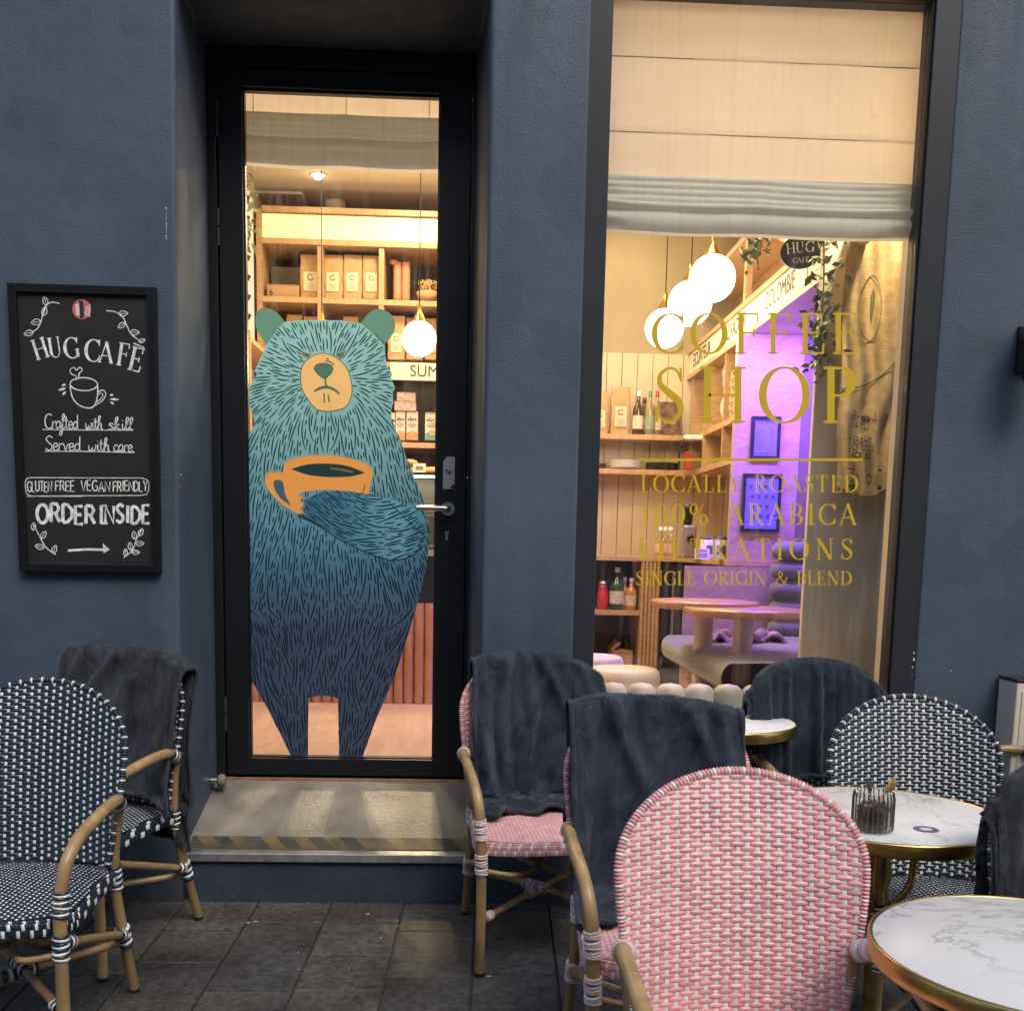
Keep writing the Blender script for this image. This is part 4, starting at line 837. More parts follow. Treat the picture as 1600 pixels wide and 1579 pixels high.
        rl = MB(); rl.tube(smooth_path([(s*.205, .325, .012), (s*.203, .262, .2), (s*.20, .216, .38), (s*.207, .202, .47), (s*half_width(.56), back_pt(half_width(.56), .56).y+.012, .56), (s*(half_width(.64)-.0), back_pt(half_width(.64), .64).y+.010, .64)], 6), .0158, 12); rl.tube([(s*.205, .326, 0), (s*.205, .325, .012)], .0165, 12, 1)
        ro = rl.build('leg', [tb2, M['gasket']], o)
        bind('leg_binding', ro, (s*.2035, .272, .17), (s*.2025, .252, .235), .017, 6); bind('leg_binding', ro, (s*.2, .222, .365), (s*.203, .206, .44), .0172, 8, 1)
        d = MB(); d.tube([(s*.219, -.20, .375), (s*.211, .245, .215)], .0135, 10); do = d.build('side_brace', tb2, o)
        bind('brace_binding', do, (s*.2185, -.17, .364), (s*.2175, -.13, .35), .0138, 4); bind('brace_binding', do, (s*.212, .2, .231), (s*.2115, .235, .218), .0138, 4)
        ab = MB(); ab.tube(smooth_path([(s*.214, -.2, .345), (s*.12, -.205, .33), (s*.02, -.03, .29), (s*-.05, .1, .285)], 8), .009, 8); ab.build('bent_stay', tb, o)
        x = MB(); x.tube([(s*.215, -.2, .185+.009*(s > 0)), (0, .045, .185+.018*(s > 0)), (-s*.2, .262, .185+.009*(s > 0))], .0112, 10); xo = x.build('cross_stretcher', tb, o)
        bind('stretcher_binding', xo, (s*.035, .008, .186+.017*(s > 0)), (-s*.035, .078, .186+.017*(s > 0)), .0116, 7); bind('stretcher_binding', xo, (s*.207, -.192, .186+.009*(s > 0)), (s*.18, -.163, .186+.01*(s > 0)), .0116, 4)
    return o
SEEN = {}
def put(color, x, y, label, rz=0, z=0):
    if color not in SEEN: SEEN[color] = o = chair(color)
    else: o = copy_tree(SEEN[color])
    o.location = (x, y, gz(y)+z); o.rotation_euler = (math.atan(SLOPE), 0, rz); o['label'] = label; return o
CH = {}
CH['front_pink'] = put('pink', .545, 1.755, 'bare pink and white woven armchair, the largest, beside the front marble table', radians(2))
CH['mid_pink'] = put('pink', .515, 2.53, 'pink woven armchair with a smooth charcoal blanket, directly behind the bare pink one', radians(2))
CH['back_pink'] = put('pink', .245, 3.43, 'pink woven armchair with a rumpled blanket, standing against the wall right of the doorstep', radians(7))
CH['left_navy'] = put('navy', -1.215, 2.76, 'bare navy and white woven armchair left of the door, nearest to the street', radians(-2))
CH['left_back'] = put('navy', -1.255, 3.42, 'navy woven armchair under a grey blanket below the chalkboard', radians(-20))
CH['right_navy'] = put('navy', 1.272, 2.70, 'bare navy and white woven armchair behind the marble table with the jar', radians(-2))
CH['window_navy'] = put('navy', 1.24, 3.40, 'navy woven armchair hidden under a pleated blanket against the shop window', radians(4))
CH['edge_navy'] = put('navy', 1.31, 1.86, 'navy woven armchair cut by the right picture edge with a dark blanket over it', radians(-10))
CH['far_navy'] = put('navy', 1.91, 3.45, 'armchair at the right picture edge of which only a tan arm shows', radians(-90))

# ------------------------------------------------------------------ blankets over the chair backs
def blanket(ch, m, label, u0, u1, front, rear, folds, seed, flat=.7, skew=0, pleat=False, zcap=1.0, hang=None, thick=.013, nap=.004, wide=1.0, rumple=0):
    """cloth over the arched back: u across the chair (metres), s along the drop; front / rear are drop lengths"""
    r = random.Random(seed); ph = [r.uniform(0, 6.28) for _ in range(8)]
    nu, nv = 96, 110
    creases = [] if pleat else [(u0+(u1-u0)*(k+.3+.5*r.random())/7, r.uniform(-.45, .45), r.uniform(.014, .034), r.uniform(.012, .032)) for k in range(7)]
    def top(x):
        ax = min(abs(x), WMAX-.012); return ZA+(ZTOP-ZA)*(max(0, 1-(ax/WMAX)**2.15))**(1/2.15)
    def f(u, v):
        x0 = u0+(u1-u0)*u; s = -rear+(front+rear)*v
        over = max(0, abs(x0)-(WMAX-.02)); sg = 1 if x0 > 0 else -1
        x = x0 if not over else sg*((WMAX-.02)+min(over, .022)+.15*max(0, over-.022)); lower = max(0, over-.01)*.9
        # soften the arch: cloth spans between high points
        zt = top(x)*(1-flat)+flat*(ZTOP-.9*x*x*x*x/.0036*.012)+.022-lower-skew*x0
        fl = folds*(sin(x0*62+ph[0]+.6*sin(s*5))+.5*sin(x0*101+ph[1]+s*1.5)+.4*sin(x0*37+ph[5])) if pleat else folds*(sin(x0*30+ph[0]+s*3.5+1.2*sin(s*6+ph[2]))+.6*sin(x0*57+ph[1]-s*4.4)+.9*sin(x0*14+ph[5]-s*2))
        if s >= 0:
            d = max(0, s-.02); z = zt-d
            k = min(1, s/.04); bt = back_pt(min(max(x, -.24), .24), min(max(z, .45), .95)); y = bt.y-.027*k
            hang_k = min(1, max(0, d-.03)/.25)
            y -= (abs(fl)*.6+fl*.4+folds)*((.5+1.1*hang_k) if not pleat else .5+.7*min(1, d/.06))
            y -= over*.55*hang_k
            # slide onto the seat at the bottom
            if z < .50 and abs(x) < .24:
                e = .50-z; z = .50-e*.35+.035*0; y -= e*.9
                z = max(z, .468+.004*sin(x0*40+ph[2]))
                if rumple: z += rumple*(.5+.5*sin(y*90+x0*9+ph[3]))*min(1, e*14); y += rumple*.6*sin(x0*23+ph[4])
        else:
            d = max(0, -s-.02); z = zt-d; k = min(1, -s/.04)
            bt = back_pt(min(max(x, -.24), .24), min(max(z, .45), .95)); y = max(bt.y, back_pt(min(max(x, -.24), .24), .90).y*.0+bt.y)+.030*k+.012*k
            y += (abs(fl)*.6+folds)*(.3+.8*min(1, d/.3))
            if z < .45: y = bt.y+.035+.05*(.45-z)
        j = nap*(sin(x0*13+s*11+ph[6])+.7*sin(x0*29-s*17+ph[7]))
        zz = z+.004*sin(x0*25+ph[3]) if abs(v-.5) > .46 else z
        cr = 0
        for (cx_, sl_, cw_, ch_) in creases: cr += ch_*math.exp(-((x0-cx_-sl_*(s-.2)-.012*sin(s*14+cx_*40))/cw_)**2)
        cr *= min(1, abs(s)/.05); cr *= -1 if s >= 0 else .6
        return Vector((x+(.4*j), y+j*.8+cr, zz))
    mb = MB(); mb.grid(f, nu, nv, 0); e_ = .012*.5
    def out(n, p): return n if n.dot(p-Vector((p.x*.9, back_pt(max(-.24, min(.24, p.x)), max(.45, min(.93, p.z))).y+.01, p.z-.07))) > 0 else -n
    def f2(u, v):
        p = f(u, v); a = f(min(1, u+.012), v)-f(max(0, u-.012), v); b = f(u, min(1, v+.01))-f(u, max(0, v-.01)); n = a.cross(b); n = n.normalized() if n.length > 1e-9 else Vector((0, -1, 0))
        return p-out(n, p)*thick*.8
    mb.grid(f2, nu//2, nv//2, 0)
    r2 = random.Random(seed+50)
    for k in range(30000):           # the pile: short fibres lying down the cloth
        u, v = r2.random(), r2.random(); p = f(u, v); a = f(min(1, u+.012), v)-p if u < .985 else p-f(u-.012, v); b = f(u, min(1, v+.01))-p if v < .985 else p-f(u, v-.01)
        if a.length < 1e-6 or b.length < 1e-6: continue
        a.normalize(); b.normalize(); n = a.cross(b)
        if v < .5: b = -b
        side = 1 if v > (rear/(front+rear)) else 1
        n = n.normalized()*side
        n = out(n, p)
        q = p-n*.001; d = (b*r2.uniform(.3, 1)+a*r2.gauss(0, .5)).normalized(); L = r2.uniform(.007, .014)
        e = q+d*L+n*r2.uniform(.001, .0045); w = n.cross(d).normalized()*.0008
        mb.add([q-w, q+w, e], [(0, 1, 2)], 0, True)
    mb.tube([f(i/40, 1.0) for i in range(41)], .0075, 6, 0); mb.tube([f(i/40, 0.0) for i in range(41)], .0075, 6, 0)
    mb.tube([f(0, i/60) for i in range(61)], .0072, 6, 0); mb.tube([f(1, i/60) for i in range(61)], .0072, 6, 0)
    o = mb.build('blanket', m)
    o.location = ch.location; o.rotation_euler = ch.rotation_euler
    tx = bpy.data.textures.new('nap', 'CLOUDS'); tx.noise_scale = .09; tx.noise_depth = 1
    dp = o.modifiers.new('displace', 'DISPLACE'); dp.texture = tx; dp.strength = .016; dp.mid_level = .5; dp.texture_coords = 'LOCAL'
    tag(o, label, 'blanket', 'blankets draped over chairs'); return o
blanket(CH['left_back'], M['plush3'], 'grey plush blanket over the chair below the chalkboard, hanging almost to the pavement', -.235, .262, .50, .66, .008, 1, flat=.85, skew=.03, nap=.005)
blanket(CH['back_pink'], M['plush'], 'charcoal plush blanket bunched into folds on the seat of the pink chair at the doorstep', -.205, .285, .60, .34, .014, 2, flat=.6, skew=.03, nap=.006, rumple=.028)
blanket(CH['mid_pink'], M['plush'], 'charcoal plush blanket on the middle pink chair, one end trailing past the armrest', -.235, .225, .66, .40, .010, 3, flat=.85, skew=.05, nap=.006)
blanket(CH['window_navy'], M['plush2'], 'navy plush blanket with vertical pleats on the chair against the shop window', -.285, .275, .42, .36, .015, 4, flat=.15, pleat=True, nap=.005)
blanket(CH['edge_navy'], M['plush3'], 'thick dark blanket on the chair cut by the right picture edge', -.29, .03, .50, .50, .010, 5, flat=.25, nap=.006, thick=.022)

# ------------------------------------------------------------------ round marble tables
def table():
    o = empty('bistro_table', (0, 0, 0), 'x', 'table', 'round marble bistro tables')
    R, Z = .29, .74
    mb = MB(); mb.lathe([(0, Z-.022), (R-.008, Z-.022), (R-.008, Z-.0015), (R-.0095, Z), (0, Z)], n=96); mb.build('table_top', M['marble'], o)
    mb = MB(); mb.lathe([(R-.0078, Z-.032), (R-.002, Z-.033), (R, Z-.03), (R, Z-.003), (R-.002, Z+.001), (R-.006, Z+.0016), (R-.0078, Z-.001)], n=96); mb.build('brass_rim', M['brass'], o)
    mb = MB(); mb.lathe([(.03, Z-.035), (.085, Z-.034), (.085, Z-.0225)], n=24); mb.lathe([(.028, .06), (.024, .12), (.03, .16), (.022, .2), (.022, .55), (.03, .58), (.024, .62), (.03, Z-.034)], n=24); mb.build('column', mat('antique_gold_iron', (.34, .24, .08), .35, .9, var=.3, vs=20), o)
    for k in range(3):
        a = radians(90+120*k+20); mb = MB(); mb.tube(smooth_path([(.02*cos(a), .02*sin(a), .16), (.10*cos(a), .10*sin(a), .13), (.19*cos(a), .19*sin(a), .05), (.23*cos(a), .23*sin(a), .016)], 6), [.016]*6+[.015]*6+[.014]*7, 10)
        mb.build('foot', bpy.data.materials['antique_gold_iron'], o)
        mb = MB(); mb.tube(smooth_path([(.022*cos(a), .022*sin(a), .5), (.07*cos(a), .07*sin(a), .56), (.08*cos(a), .08*sin(a), .64), (.12*cos(a), .12*sin(a), .706)], 6), .009, 8); mb.build('bracket', bpy.data.materials['antique_gold_iron'], o)
    return o
T1 = table(); T1.location = (.985, 1.66, gz(1.66)); T1['label'] = 'round white marble bistro table in front, cut by the right picture edge'
T2 = copy_tree(T1); T2.location = (1.035, 2.50, gz(2.5)); T2.rotation_euler = (0, 0, 1.9); T2['label'] = 'round marble bistro table carrying the ribbed glass jar'
T3 = copy_tree(T1); T3.location = (.84, 3.52, gz(3.52)); T3.rotation_euler = (0, 0, 3.2); T3.scale = (.97, .97, 1.05); T3['label'] = 'round marble bistro table against the wall under the window, half hidden by a blanket'

def jar():
    p = W(1360, 1296, 2.20); ztb = gz(2.5)+.7402; g = G(1362, 1297, ztb); o = empty('candle_jar', (g.x, g.y, ztb+.001), 'ribbed glass jar of coffee beans and dried wheat on the middle table', 'jar')
    wob = lambda q: 1+.045*cos(q*26)
    mb = MB(); R, H = .044, .092
    mb.lathe([(.02, 0), (R*.93, .001), (R, .010), (R, H-.012), (R*.95, H-.003), (R*.9, H), (R*.84, H-.003), (R*.84, .01), (0, .008)], n=104, wob=wob); mb.build('glass', M['clear'], o)
    mb = MB(); mb.lathe([(R*.80, .010), (R*.80, H*.62), (R*.6, H*.68), (0, H*.70)], n=24); r = random.Random(3)
    for k in range(160):
        a = r.uniform(0, 6.28); z = r.uniform(.012, H*.66); c = Vector((R*.78*cos(a), R*.78*sin(a), z)) if k < 110 else Vector((R*r.uniform(0, .7)*cos(a), R*r.uniform(0, .7)*sin(a), H*.70))
        d = Vector((r.uniform(-1, 1), r.uniform(-1, 1), r.uniform(-1, 1))).normalized()*.004
        mb.tube([c-d, c-d*.6, c, c+d*.6, c+d], [.0008, .0028, .0034, .0028, .0008], 6)
    mb.build('coffee_beans', mat('roasted_beans', (.045, .02, .01), .4, var=.3, vs=60), o)
    mb = MB()
    for k in range(26):
        a = 2*pi*k/26; mb.tube([(R*1.05*cos(a), R*1.05*sin(a), .004), (R*1.065*cos(a), R*1.065*sin(a), .014), (R*1.065*cos(a), R*1.065*sin(a), H-.014), (R*.99*cos(a), R*.99*sin(a), H)], .0014, 6)
    mb.build('ribs', mat('smoky_glass_rib', (.20, .16, .11), .15, .6), o)
    for k, (dx, dy, c) in enumerate(((.052, .01, 0), (.038, -.02, 0), (.048, .022, 0), (-.012, .012, 1), (-.018, -.012, 1))):
        mb = MB(); b = Vector((0, 0, H*.55)); e = Vector((dx, dy, H+.018+.006*(k % 2))); mb.tube([b, b.lerp(e, .6), e], .0011, 5)
        d = (e-b).normalized(); r = random.Random(k)
        for q in range(26 if c == 0 else 16):
            t = q/26; c0 = b.lerp(e, .62+.38*t); v = (d+Vector((r.uniform(-.6, .6), r.uniform(-.6, .6), r.uniform(-.5, .5)))).normalized(); mb.tube([c0, c0+v*.006, c0+v*.013], [.0016, .002, .0004], 5)
        mb.build('dried_stalk', [mat('dried_wheat', (.42, .25, .09), .8), mat('dried_lavender', (.13, .11, .14), .9)][c], o)
    return o
jar()
def table_sticker():
    ztb = gz(2.5)+.7405; g = G(1447, 1295, ztb); mb = MB(); T = lambda a, b, l: (a, b, .0002+.0002*l)
    mb.poly(arc(0, 0, .029, .029, 0, 354, 40), T, 0, 0); mb.poly([(-.013, -.011), (.012, -.013), (.013, .011), (-.012, .013)], T, 1, 1)
    o = mb.build('table_sticker', [mat('violet_sticker', (.12, .10, .22), .4), mat('sticker_white', (.6, .6, .62), .4)]); o.location = (g.x, g.y, ztb+.0002)
    tag(o, 'round violet sticker with a white square stuck on the middle table', 'sticker')
table_sticker()

# ------------------------------------------------------------------ bits at the foot of the wall
def doorstop():
    p = W(343, 1213, 4.27); o = empty('doorstop', (-1.005, 4.2, p.z), 'small round grey door stopper on the left side of the doorstep', 'door stopper')
    mb = MB(); mb.tube([(-.03, 0, 0), (.0, 0, 0)], .013, 14); mb.build('stem', M['steel'], o)
    mb = MB(); mb.tube([(-.004, 0, 0), (0, 0, 0), (.006, 0, 0), (.016, 0, 0), (.026, 0, 0), (.031, 0, 0), (.033, 0, 0)], [.012, .022, .0265, .028, .024, .016, .004], 18); mb.build('rubber_ball', mat('grey_rubber', (.16, .15, .14), .7, var=.2, vs=40), o)
doorstop()
def leaf(px, py, s, a, label):
    g = G(px, py, -.01); mb = MB()
    def f(u, v):
        t = v; w = s*.42*sin(pi*min(1, t*1.02+.02))**.8*(1+.35*sin(t*26)*(u-.5)*2*(1 if u > .5 else -1)); x = (u-.5)*2*w; y = (t-.5)*s*2
        return (x*cos(a)-y*sin(a), x*sin(a)+y*cos(a), .004+.35*s*(abs(u-.5)*2)**2*.6+.25*s*(t-.5)**2+.006*sin(t*9+u*4))
    mb.grid(f, 8, 16); o = mb.build('dry_leaf', mat('dead_leaf', (.23, .12, .05), .8, var=.35, vs=30)); o.location = g
    sd = o.modifiers.new('solidify', 'SOLIDIFY'); sd.thickness = .0008
    tag(o, label, 'leaf')
leaf(70, 1478, .055, 1.2, 'brown curled dead leaf on the paving under the left chairs')
def litter():
    r = random.Random(12); mb = MB()
    spots = [(466, 1488), (440, 1515), (467, 1515), (495, 1441), (496, 1484), (575, 1428), (702, 1406), (545, 1513), (398, 1440), (388, 1442), (330, 1412), (482, 1411), (764, 1526), (820, 1528), (595, 1465)]
    for px, py in spots:
        g = G(px, py, -.012); g = G(px, py, gz(g.y)); s = r.uniform(.0022, .0045) if px not in (398, 388, 702, 764, 575) else .012; n = 5
        pts = [(g.x+s*r.uniform(.6, 1)*cos(2*pi*k/n), g.y+s*.5*r.uniform(.6, 1)*sin(2*pi*k/n)) for k in range(n)]
        mb.add([(a, b, gz(b)+.0022) for a, b in pts]+[(a, b, gz(b)+.0042) for a, b in pts], [tuple(range(n, 2*n))]+[(k, (k+1) % n, n+(k+1) % n, n+k) for k in range(n)])
    o = mb.build('litter', mat('pale_crumb', (.42, .40, .36), .9, var=.2, vs=60)); tag(o, 'pale crumbs scattered over the dark paving', kind='stuff')
    mb = MB()                       # dark silt line where wall meets pavement
    r = random.Random(8)
    for k in range(420):
        x = r.uniform(-2.4, 2.4); y = DW-.008-abs(r.gauss(0, .012)); s = r.uniform(.002, .007); n = 5
        mb.add([(x+s*r.uniform(.6, 1)*cos(2*pi*q/n), y+s*.6*sin(2*pi*q/n), .0018+gz(y)+.003*(q == 0)) for q in range(n)], [tuple(range(n))])
    o = mb.build('silt', mat('dark_silt', (.03, .02, .014), .95)); tag(o, 'dark dirt gathered along the foot of the wall', kind='stuff')
litter()
def cabinet():
    p0, p1 = W(1590, 1062, 3.70), W(1606, 1152, 3.70)
    o = empty('utility_cabinet', (p0.x, 3.835, 0), 'beige metal cabinet on the wall at the right picture edge', 'cabinet'); m = mat('beige_metal', (.74, .66, .53), .45, var=.1, vs=5)
    mb = MB(); mb.box(0, .42, -.135, -.001, .30, p0.z-.01); mb.build('body', m, o, bevel=.006)
    mb = MB(); mb.box(-.003, .426, -.138, -.001, p0.z-.0095, p0.z+.002); mb.build('cap', M['frame'], o, bevel=.002)
    mb = MB(); mb.box(.02, .40, -.139, -.1355, .33, p0.z-.04); mb.build('panel_door', m, o, bevel=.002)
cabinet()
def wall_lamp():
    p = W(1619, 545, 3.70); o = empty('wall_lamp', (p.x+.03, DW, p.z), 'dark lantern on the wall just inside the right picture edge', 'lamp')
    mb = MB(); mb.lathe([(.012, .17), (.03, .16), (.052, .08), (.056, .0), (.05, -.09), (.03, -.14), (.0, -.15)], c=(0, -.11, 0), n=24); mb.build('lamp_shade', M['black'], o)
    mb = MB(); mb.box(-.03, .03, -.018, -.001, -.06, .1); mb.tube([(0, -.015, .05), (0, -.07, .07), (0, -.1, .06)], .011, 10); mb.build('bracket', M['black'], o)
wall_lamp()
# ------------------------------------------------------------------ inside the cafe
ZF = .372; YB = 7.72; XR = 1.545; ZC = 3.72; XL = -1.50
OAK = wood('oak', (.36, .21, .09), (.52, .33, .16), (1.5, 1.5, 9)); OAKH = wood('oak_board', (.40, .24, .11), (.55, .35, .17), (9, 2, 2)); OAKY = wood('oak_edge', (.40, .24, .11), (.55, .35, .17), (2, 9, 2))
PANEL = wood('pale_oak_panel', (.34, .22, .17), (.48, .33, .26), (2.5, 2.5, 7), bands=4)
WALLW = mat('warm_white_wall', (.62, .54, .42), .8, var=.05, vs=2)
OLIVE = mat('olive_plaster', (.34, .28, .17), .8, var=.12, vs=2.5)
def simple(name, m, label=None, kind=None, cat=None, bevel=0, *boxes, group=None):
    mb = MB()
    for b in boxes: mb.box(*b)
    cx = sum(b[0]+b[1] for b in boxes)/2/len(boxes); cy = sum(b[2]+b[3] for b in boxes)/2/len(boxes); cz = min(b[4] for b in boxes)
    mb.v = [(x-cx, y-cy, z-cz) for x, y, z in mb.v]; o = mb.build(name, m, bevel=bevel); o.location = (cx, cy, cz); return tag(o, label, cat, group, kind)
simple('interior_floor', wood('floor_boards', (.46, .31, .20), (.60, .43, .29), (3, .6, 1), .35), 'pale wooden cafe floor', 'structure', None, 0, (-1.9, 3.0, 4.302, 8.3, ZF-.1, ZF))
simple('interior_ceiling', WALLW, 'cream cafe ceiling', 'structure', None, 0, (-1.9, 3.0, 4.302, 8.3, ZC, ZC+.1))
simple('interior_back_wall', OLIVE, 'back wall of the cafe', 'structure', None, 0, (-1.9, 3.0, 8.2, 8.3, ZF, ZC))
simple('interior_side_wall', WALLW, 'left wall of the cafe', 'structure', None, 0, (XL-.1, XL, 4.302, 8.2, ZF, ZC))
simple('interior_side_wall', WALLW, 'right end wall of the cafe', 'structure', None, 0, (2.4, 2.5, 4.302, 8.2, ZF, ZC))
simple('interior_front_wall', WALLW, 'inner face of the shop front', 'structure', None, 0, (.05, .37, 4.304, 4.40, ZF, ZC), (-1.49, -1.04, 4.425, 4.5, ZF, ZC))
simple('interior_side_wall', OLIVE, 'olive wall behind the corner counter', 'structure', None, 0, (.35, 2.3, YB, YB+.1, ZF, ZC))
simple('interior_pillar', mat('pale_pillar_paint', (.74, .66, .54), .8, var=.05, vs=3), 'cream pillar behind the right side of the shop window', 'structure', None, .004, (W(1268, 700, 4.45).x, 2.3, 4.45, 4.48, ZF, ZC))
simple('window_reveal', M['cream'], 'cream inner jamb of the shop window', 'structure', None, 0, (1.603, 1.63, 4.0, 4.06, .6, 3.2))
# cladding on the back wall in the corner
def planks():
    o = None; mb = MB(); z0, z1 = W(1000, 872, YB).z, W(1000, 553, YB).z; x = .40; w = W(960, 600, YB).x-W(936, 600, YB).x
    while x < XR+.3: mb.box(x+.002, x+w-.002, YB-.018, YB-.001, z0, z1); x += w
    tag(mb.build('wall_panelling', mat('cream_boards', (.60, .48, .32), .6, var=.08, vs=4), bevel=.002), 'cream vertical board panelling on the corner wall', kind='structure')
planks()

# ---- door view: shelf wall
def shelf_wall():
    y0, y1 = 7.45, 7.95; L = W(405, 400, y0).x; R = .18; o = empty('shelf_unit', (0, y0, ZF), 'oak shelf wall with a glowing panel along its top, seen through the door', 'shelf unit')
    loc = lambda mb: setattr(mb, 'v', [(x, y-y0, z-ZF) for x, y, z in mb.v]) or mb
    z = lambda py: W(550, py, y0).z
    mb = MB(); mb.box(L-.02, R, y1, y1+.02, ZF, z(326)); loc(mb).build('back_panel', mat('grey_back_panel', (.20, .17, .13), .7), o)
    for px in (405, 500, 596, 694):
        x = W(px, 430, y0).x; mb = MB(); mb.box(x-.018, x+.018, y0, y1-.001, ZF, z(386)-.002 if px != 405 else z(330)); loc(mb).build('upright', OAK, o, bevel=.001)
    for py in (330, 380, 471, 568, 693):
        mb = MB(); zz = z(py); mb.box(L+.019, R, y0-.003, y1-.002, zz-.018, zz+.018); loc(mb).build('shelf_board', OAKH, o, bevel=.001)
    mb = MB(); mb.box(L+.02, R, y0+.015, y0+.03, z(374)-.0, z(337)); loc(mb).build('light_panel', mat('glowing_panel', (.9, .7, .35), .5, emit=((1, .70, .27), .62)), o)
    mb = MB(); a, b = W(608, 565, y0-.03), W(800, 598, y0-.03)
    return o, z, y0
SH, shz, shy = shelf_wall()
FONT = None
def sans(name, text, size, m, parent, loc, rot, sx=.62, ext=.0008, align='CENTER'):
    c = bpy.data.curves.new(name, 'FONT'); c.body = text; c.size = size; c.extrude = ext; c.align_x = align; c.align_y = 'CENTER'
    o = bpy.data.objects.new(name, c); COL.objects.link(o); o.data.materials.append(m); o.parent = parent; o.location = loc; o.rotation_euler = rot; o.scale = (sx, 1, 1); c.offset = 0
    bpy.context.view_layer.update(); me = bpy.data.meshes.new_from_object(o.evaluated_get(bpy.context.evaluated_depsgraph_get())); q = bpy.data.objects.new(name, me); COL.objects.link(q); q.parent = parent; q.location = loc; q.rotation_euler = rot; q.scale = (sx, 1, 1)
    bpy.data.objects.remove(o); return q
INK = mat('dark_ink', (.02, .017, .013), .6); PAPER = mat('cream_sign_face', (.78, .66, .44), .6)
def sign(label, text, c, w, h, rz, ts):
    o = empty('origin_sign', c, label, 'sign', 'cream coffee origin signs', rz)
    mb = MB(); mb.box(-w/2, w/2, -.012, .02, -h/2, h/2); mb.build('sign_face', PAPER, o, bevel=.002)
    sans('sign_lettering', text, h*.92, INK, o, (0, -.0135, 0), (pi/2, 0, 0), ts); return o
a, b = W(610, 566, shy-.04), W(776, 598, shy-.04)
sign('cream sign starting with SUM in the shelf wall seen through the door', 'SUMATRA', ((a.x+b.x)/2, shy-.04, (a.z+b.z)/2), b.x-a.x, a.z-b.z, 0, .96)

KRAFT = mat('kraft_paper', (.44, .27, .12), .7, var=.12, vs=14, bump=.25, bs=30); LABEL = mat('bag_label', (.68, .56, .38), .7)
def bag(px0, px1, pyt, pyb, d, label, lean=0):
    p0, p1 = W(px0, pyb, d), W(px1, pyt, d); w, h = p1.x-p0.x, p1.z-p0.z; o = empty('coffee_bag', ((p0.x+p1.x)/2, d, p0.z), label, 'coffee bag', 'kraft paper coffee bags')
    mb = MB(); dep = w*.55; r = random.Random(int(px0))
    def f(u, v):
        a = 2*pi*u; q = .82 if v > .85 else 1; e = 1-.92*max(0, (v-.62)/.38)**1.2
        cx = abs(cos(a))**.35*(1 if cos(a) > 0 else -1); cy = abs(sin(a))**.35*(1 if sin(a) > 0 else -1)
        bulge = 1+.05*sin(v*pi)
        return (cx*w/2*(1-.02*v)*bulge+.012*w*sin(v*19+px0), cy*dep/2*e*bulge+.02*w*sin(v*13+u*9), v*h+lean*0)
    mb.grid(f, 32, 16); mb.build('pouch', KRAFT, o)
    mb = MB(); mb.grid(lambda u, v: ((u-.5)*w*.62, -dep/2*1.09-.002, h*(.16+.42*v)), 3, 3); lb = mb.build('label', LABEL, o)
    mb = MB(); T = lambda x, y, l: (x, -dep/2*1.09-.0034-.0002*l, y); R_ = w*.15; cz = h*.46
    for k in range(14):
        q = 2*pi*k/14
        if abs(q-.2) < .3: continue
        mb.ribbon([(R_*.75*cos(q), cz+R_*.75*sin(q)), (R_*1.15*cos(q), cz+R_*1.15*sin(q))], R_*.28, T, k % 3)
    mb.ribbon(arc(0, cz, R_*.72, R_*.72, 40, 350, 20), R_*.2, T, 4)
    for k, ww in enumerate((.34, .42, .28, .38)): mb.ribbon([(-w*ww/2, h*(.31-.035*k)), (w*ww/2, h*(.31-.035*k))], h*.009, T, 1)
    mb.build('label_print', mat('label_print', (.22, .15, .08), .7) if 'label_print' not in bpy.data.materials else bpy.data.materials['label_print'], o); return o
bag(470, 503, 399, 467, 7.55, 'creased kraft coffee bag next to the divider, first of the top row')
bag(506, 536, 399, 468, 7.55, 'kraft coffee bag on the left in the middle compartment of the top row')
bag(537, 566, 399, 468, 7.55, 'kraft coffee bag in the centre of the middle compartment of the top row')
bag(567, 595, 400, 468, 7.55, 'kraft coffee bag on the right in the middle compartment of the top row')
bag(606, 633, 494, 562, 7.55, 'kraft coffee bag with a pale label beside the globe lamp by the bear ear')
bag(634, 662, 497, 562, 7.6, 'kraft coffee bag half hidden behind the globe lamp seen through the door')
bag(664, 690, 498, 562, 7.58, 'kraft coffee bag at the door frame in the second row')
bag(448, 472, 492, 562, 7.6, 'kraft coffee bag peeking over the bear head, left of the middle')
bag(475, 500, 495, 562, 7.6, 'kraft coffee bag peeking over the bear head, near the pendant cord')
bag(536, 560, 495, 562, 7.6, 'kraft coffee bag peeking over the bear head, towards the right ear')
def carton_box(name, label, px0, px1, pyt, pyb, d, m, dep=.2, digit=None, cat='box', flaps=False):
    p0, p1 = W(px0, pyb, d), W(px1, pyt, d); w, h = p1.x-p0.x, p1.z-p0.z; o = empty(name, ((p0.x+p1.x)/2, d, p0.z), label, cat)
    mb = MB(); mb.box(-w/2, w/2, 0, dep, 0, h); mb.build('body', m, o, bevel=.003)
    mb = MB(); mb.box(-w/2+.001, w/2-.001, -.0015, -.0004, h*.93, h*.985); mb.build('tape', mat('parcel_tape', (.3, .18, .08), .4) if 'parcel_tape' not in bpy.data.materials else bpy.data.materials['parcel_tape'], o)
    if digit: sans('print', digit, h*.6, INK, o, (-w*.36, -.002, h*.45), (pi/2, 0, 0), .8)
    if flaps:
        for s in (-1, 1): mb = MB(); mb.add([(s*w/2, 0, h), (s*w/2, dep, h), (s*w*.16, dep, h+.06), (s*w*.10, 0, h+.05)], [(0, 1, 2, 3)]); mb.build('flap', m, o)
    return o
CARD = mat('cardboard', (.40, .25, .12), .75, var=.1, vs=8)
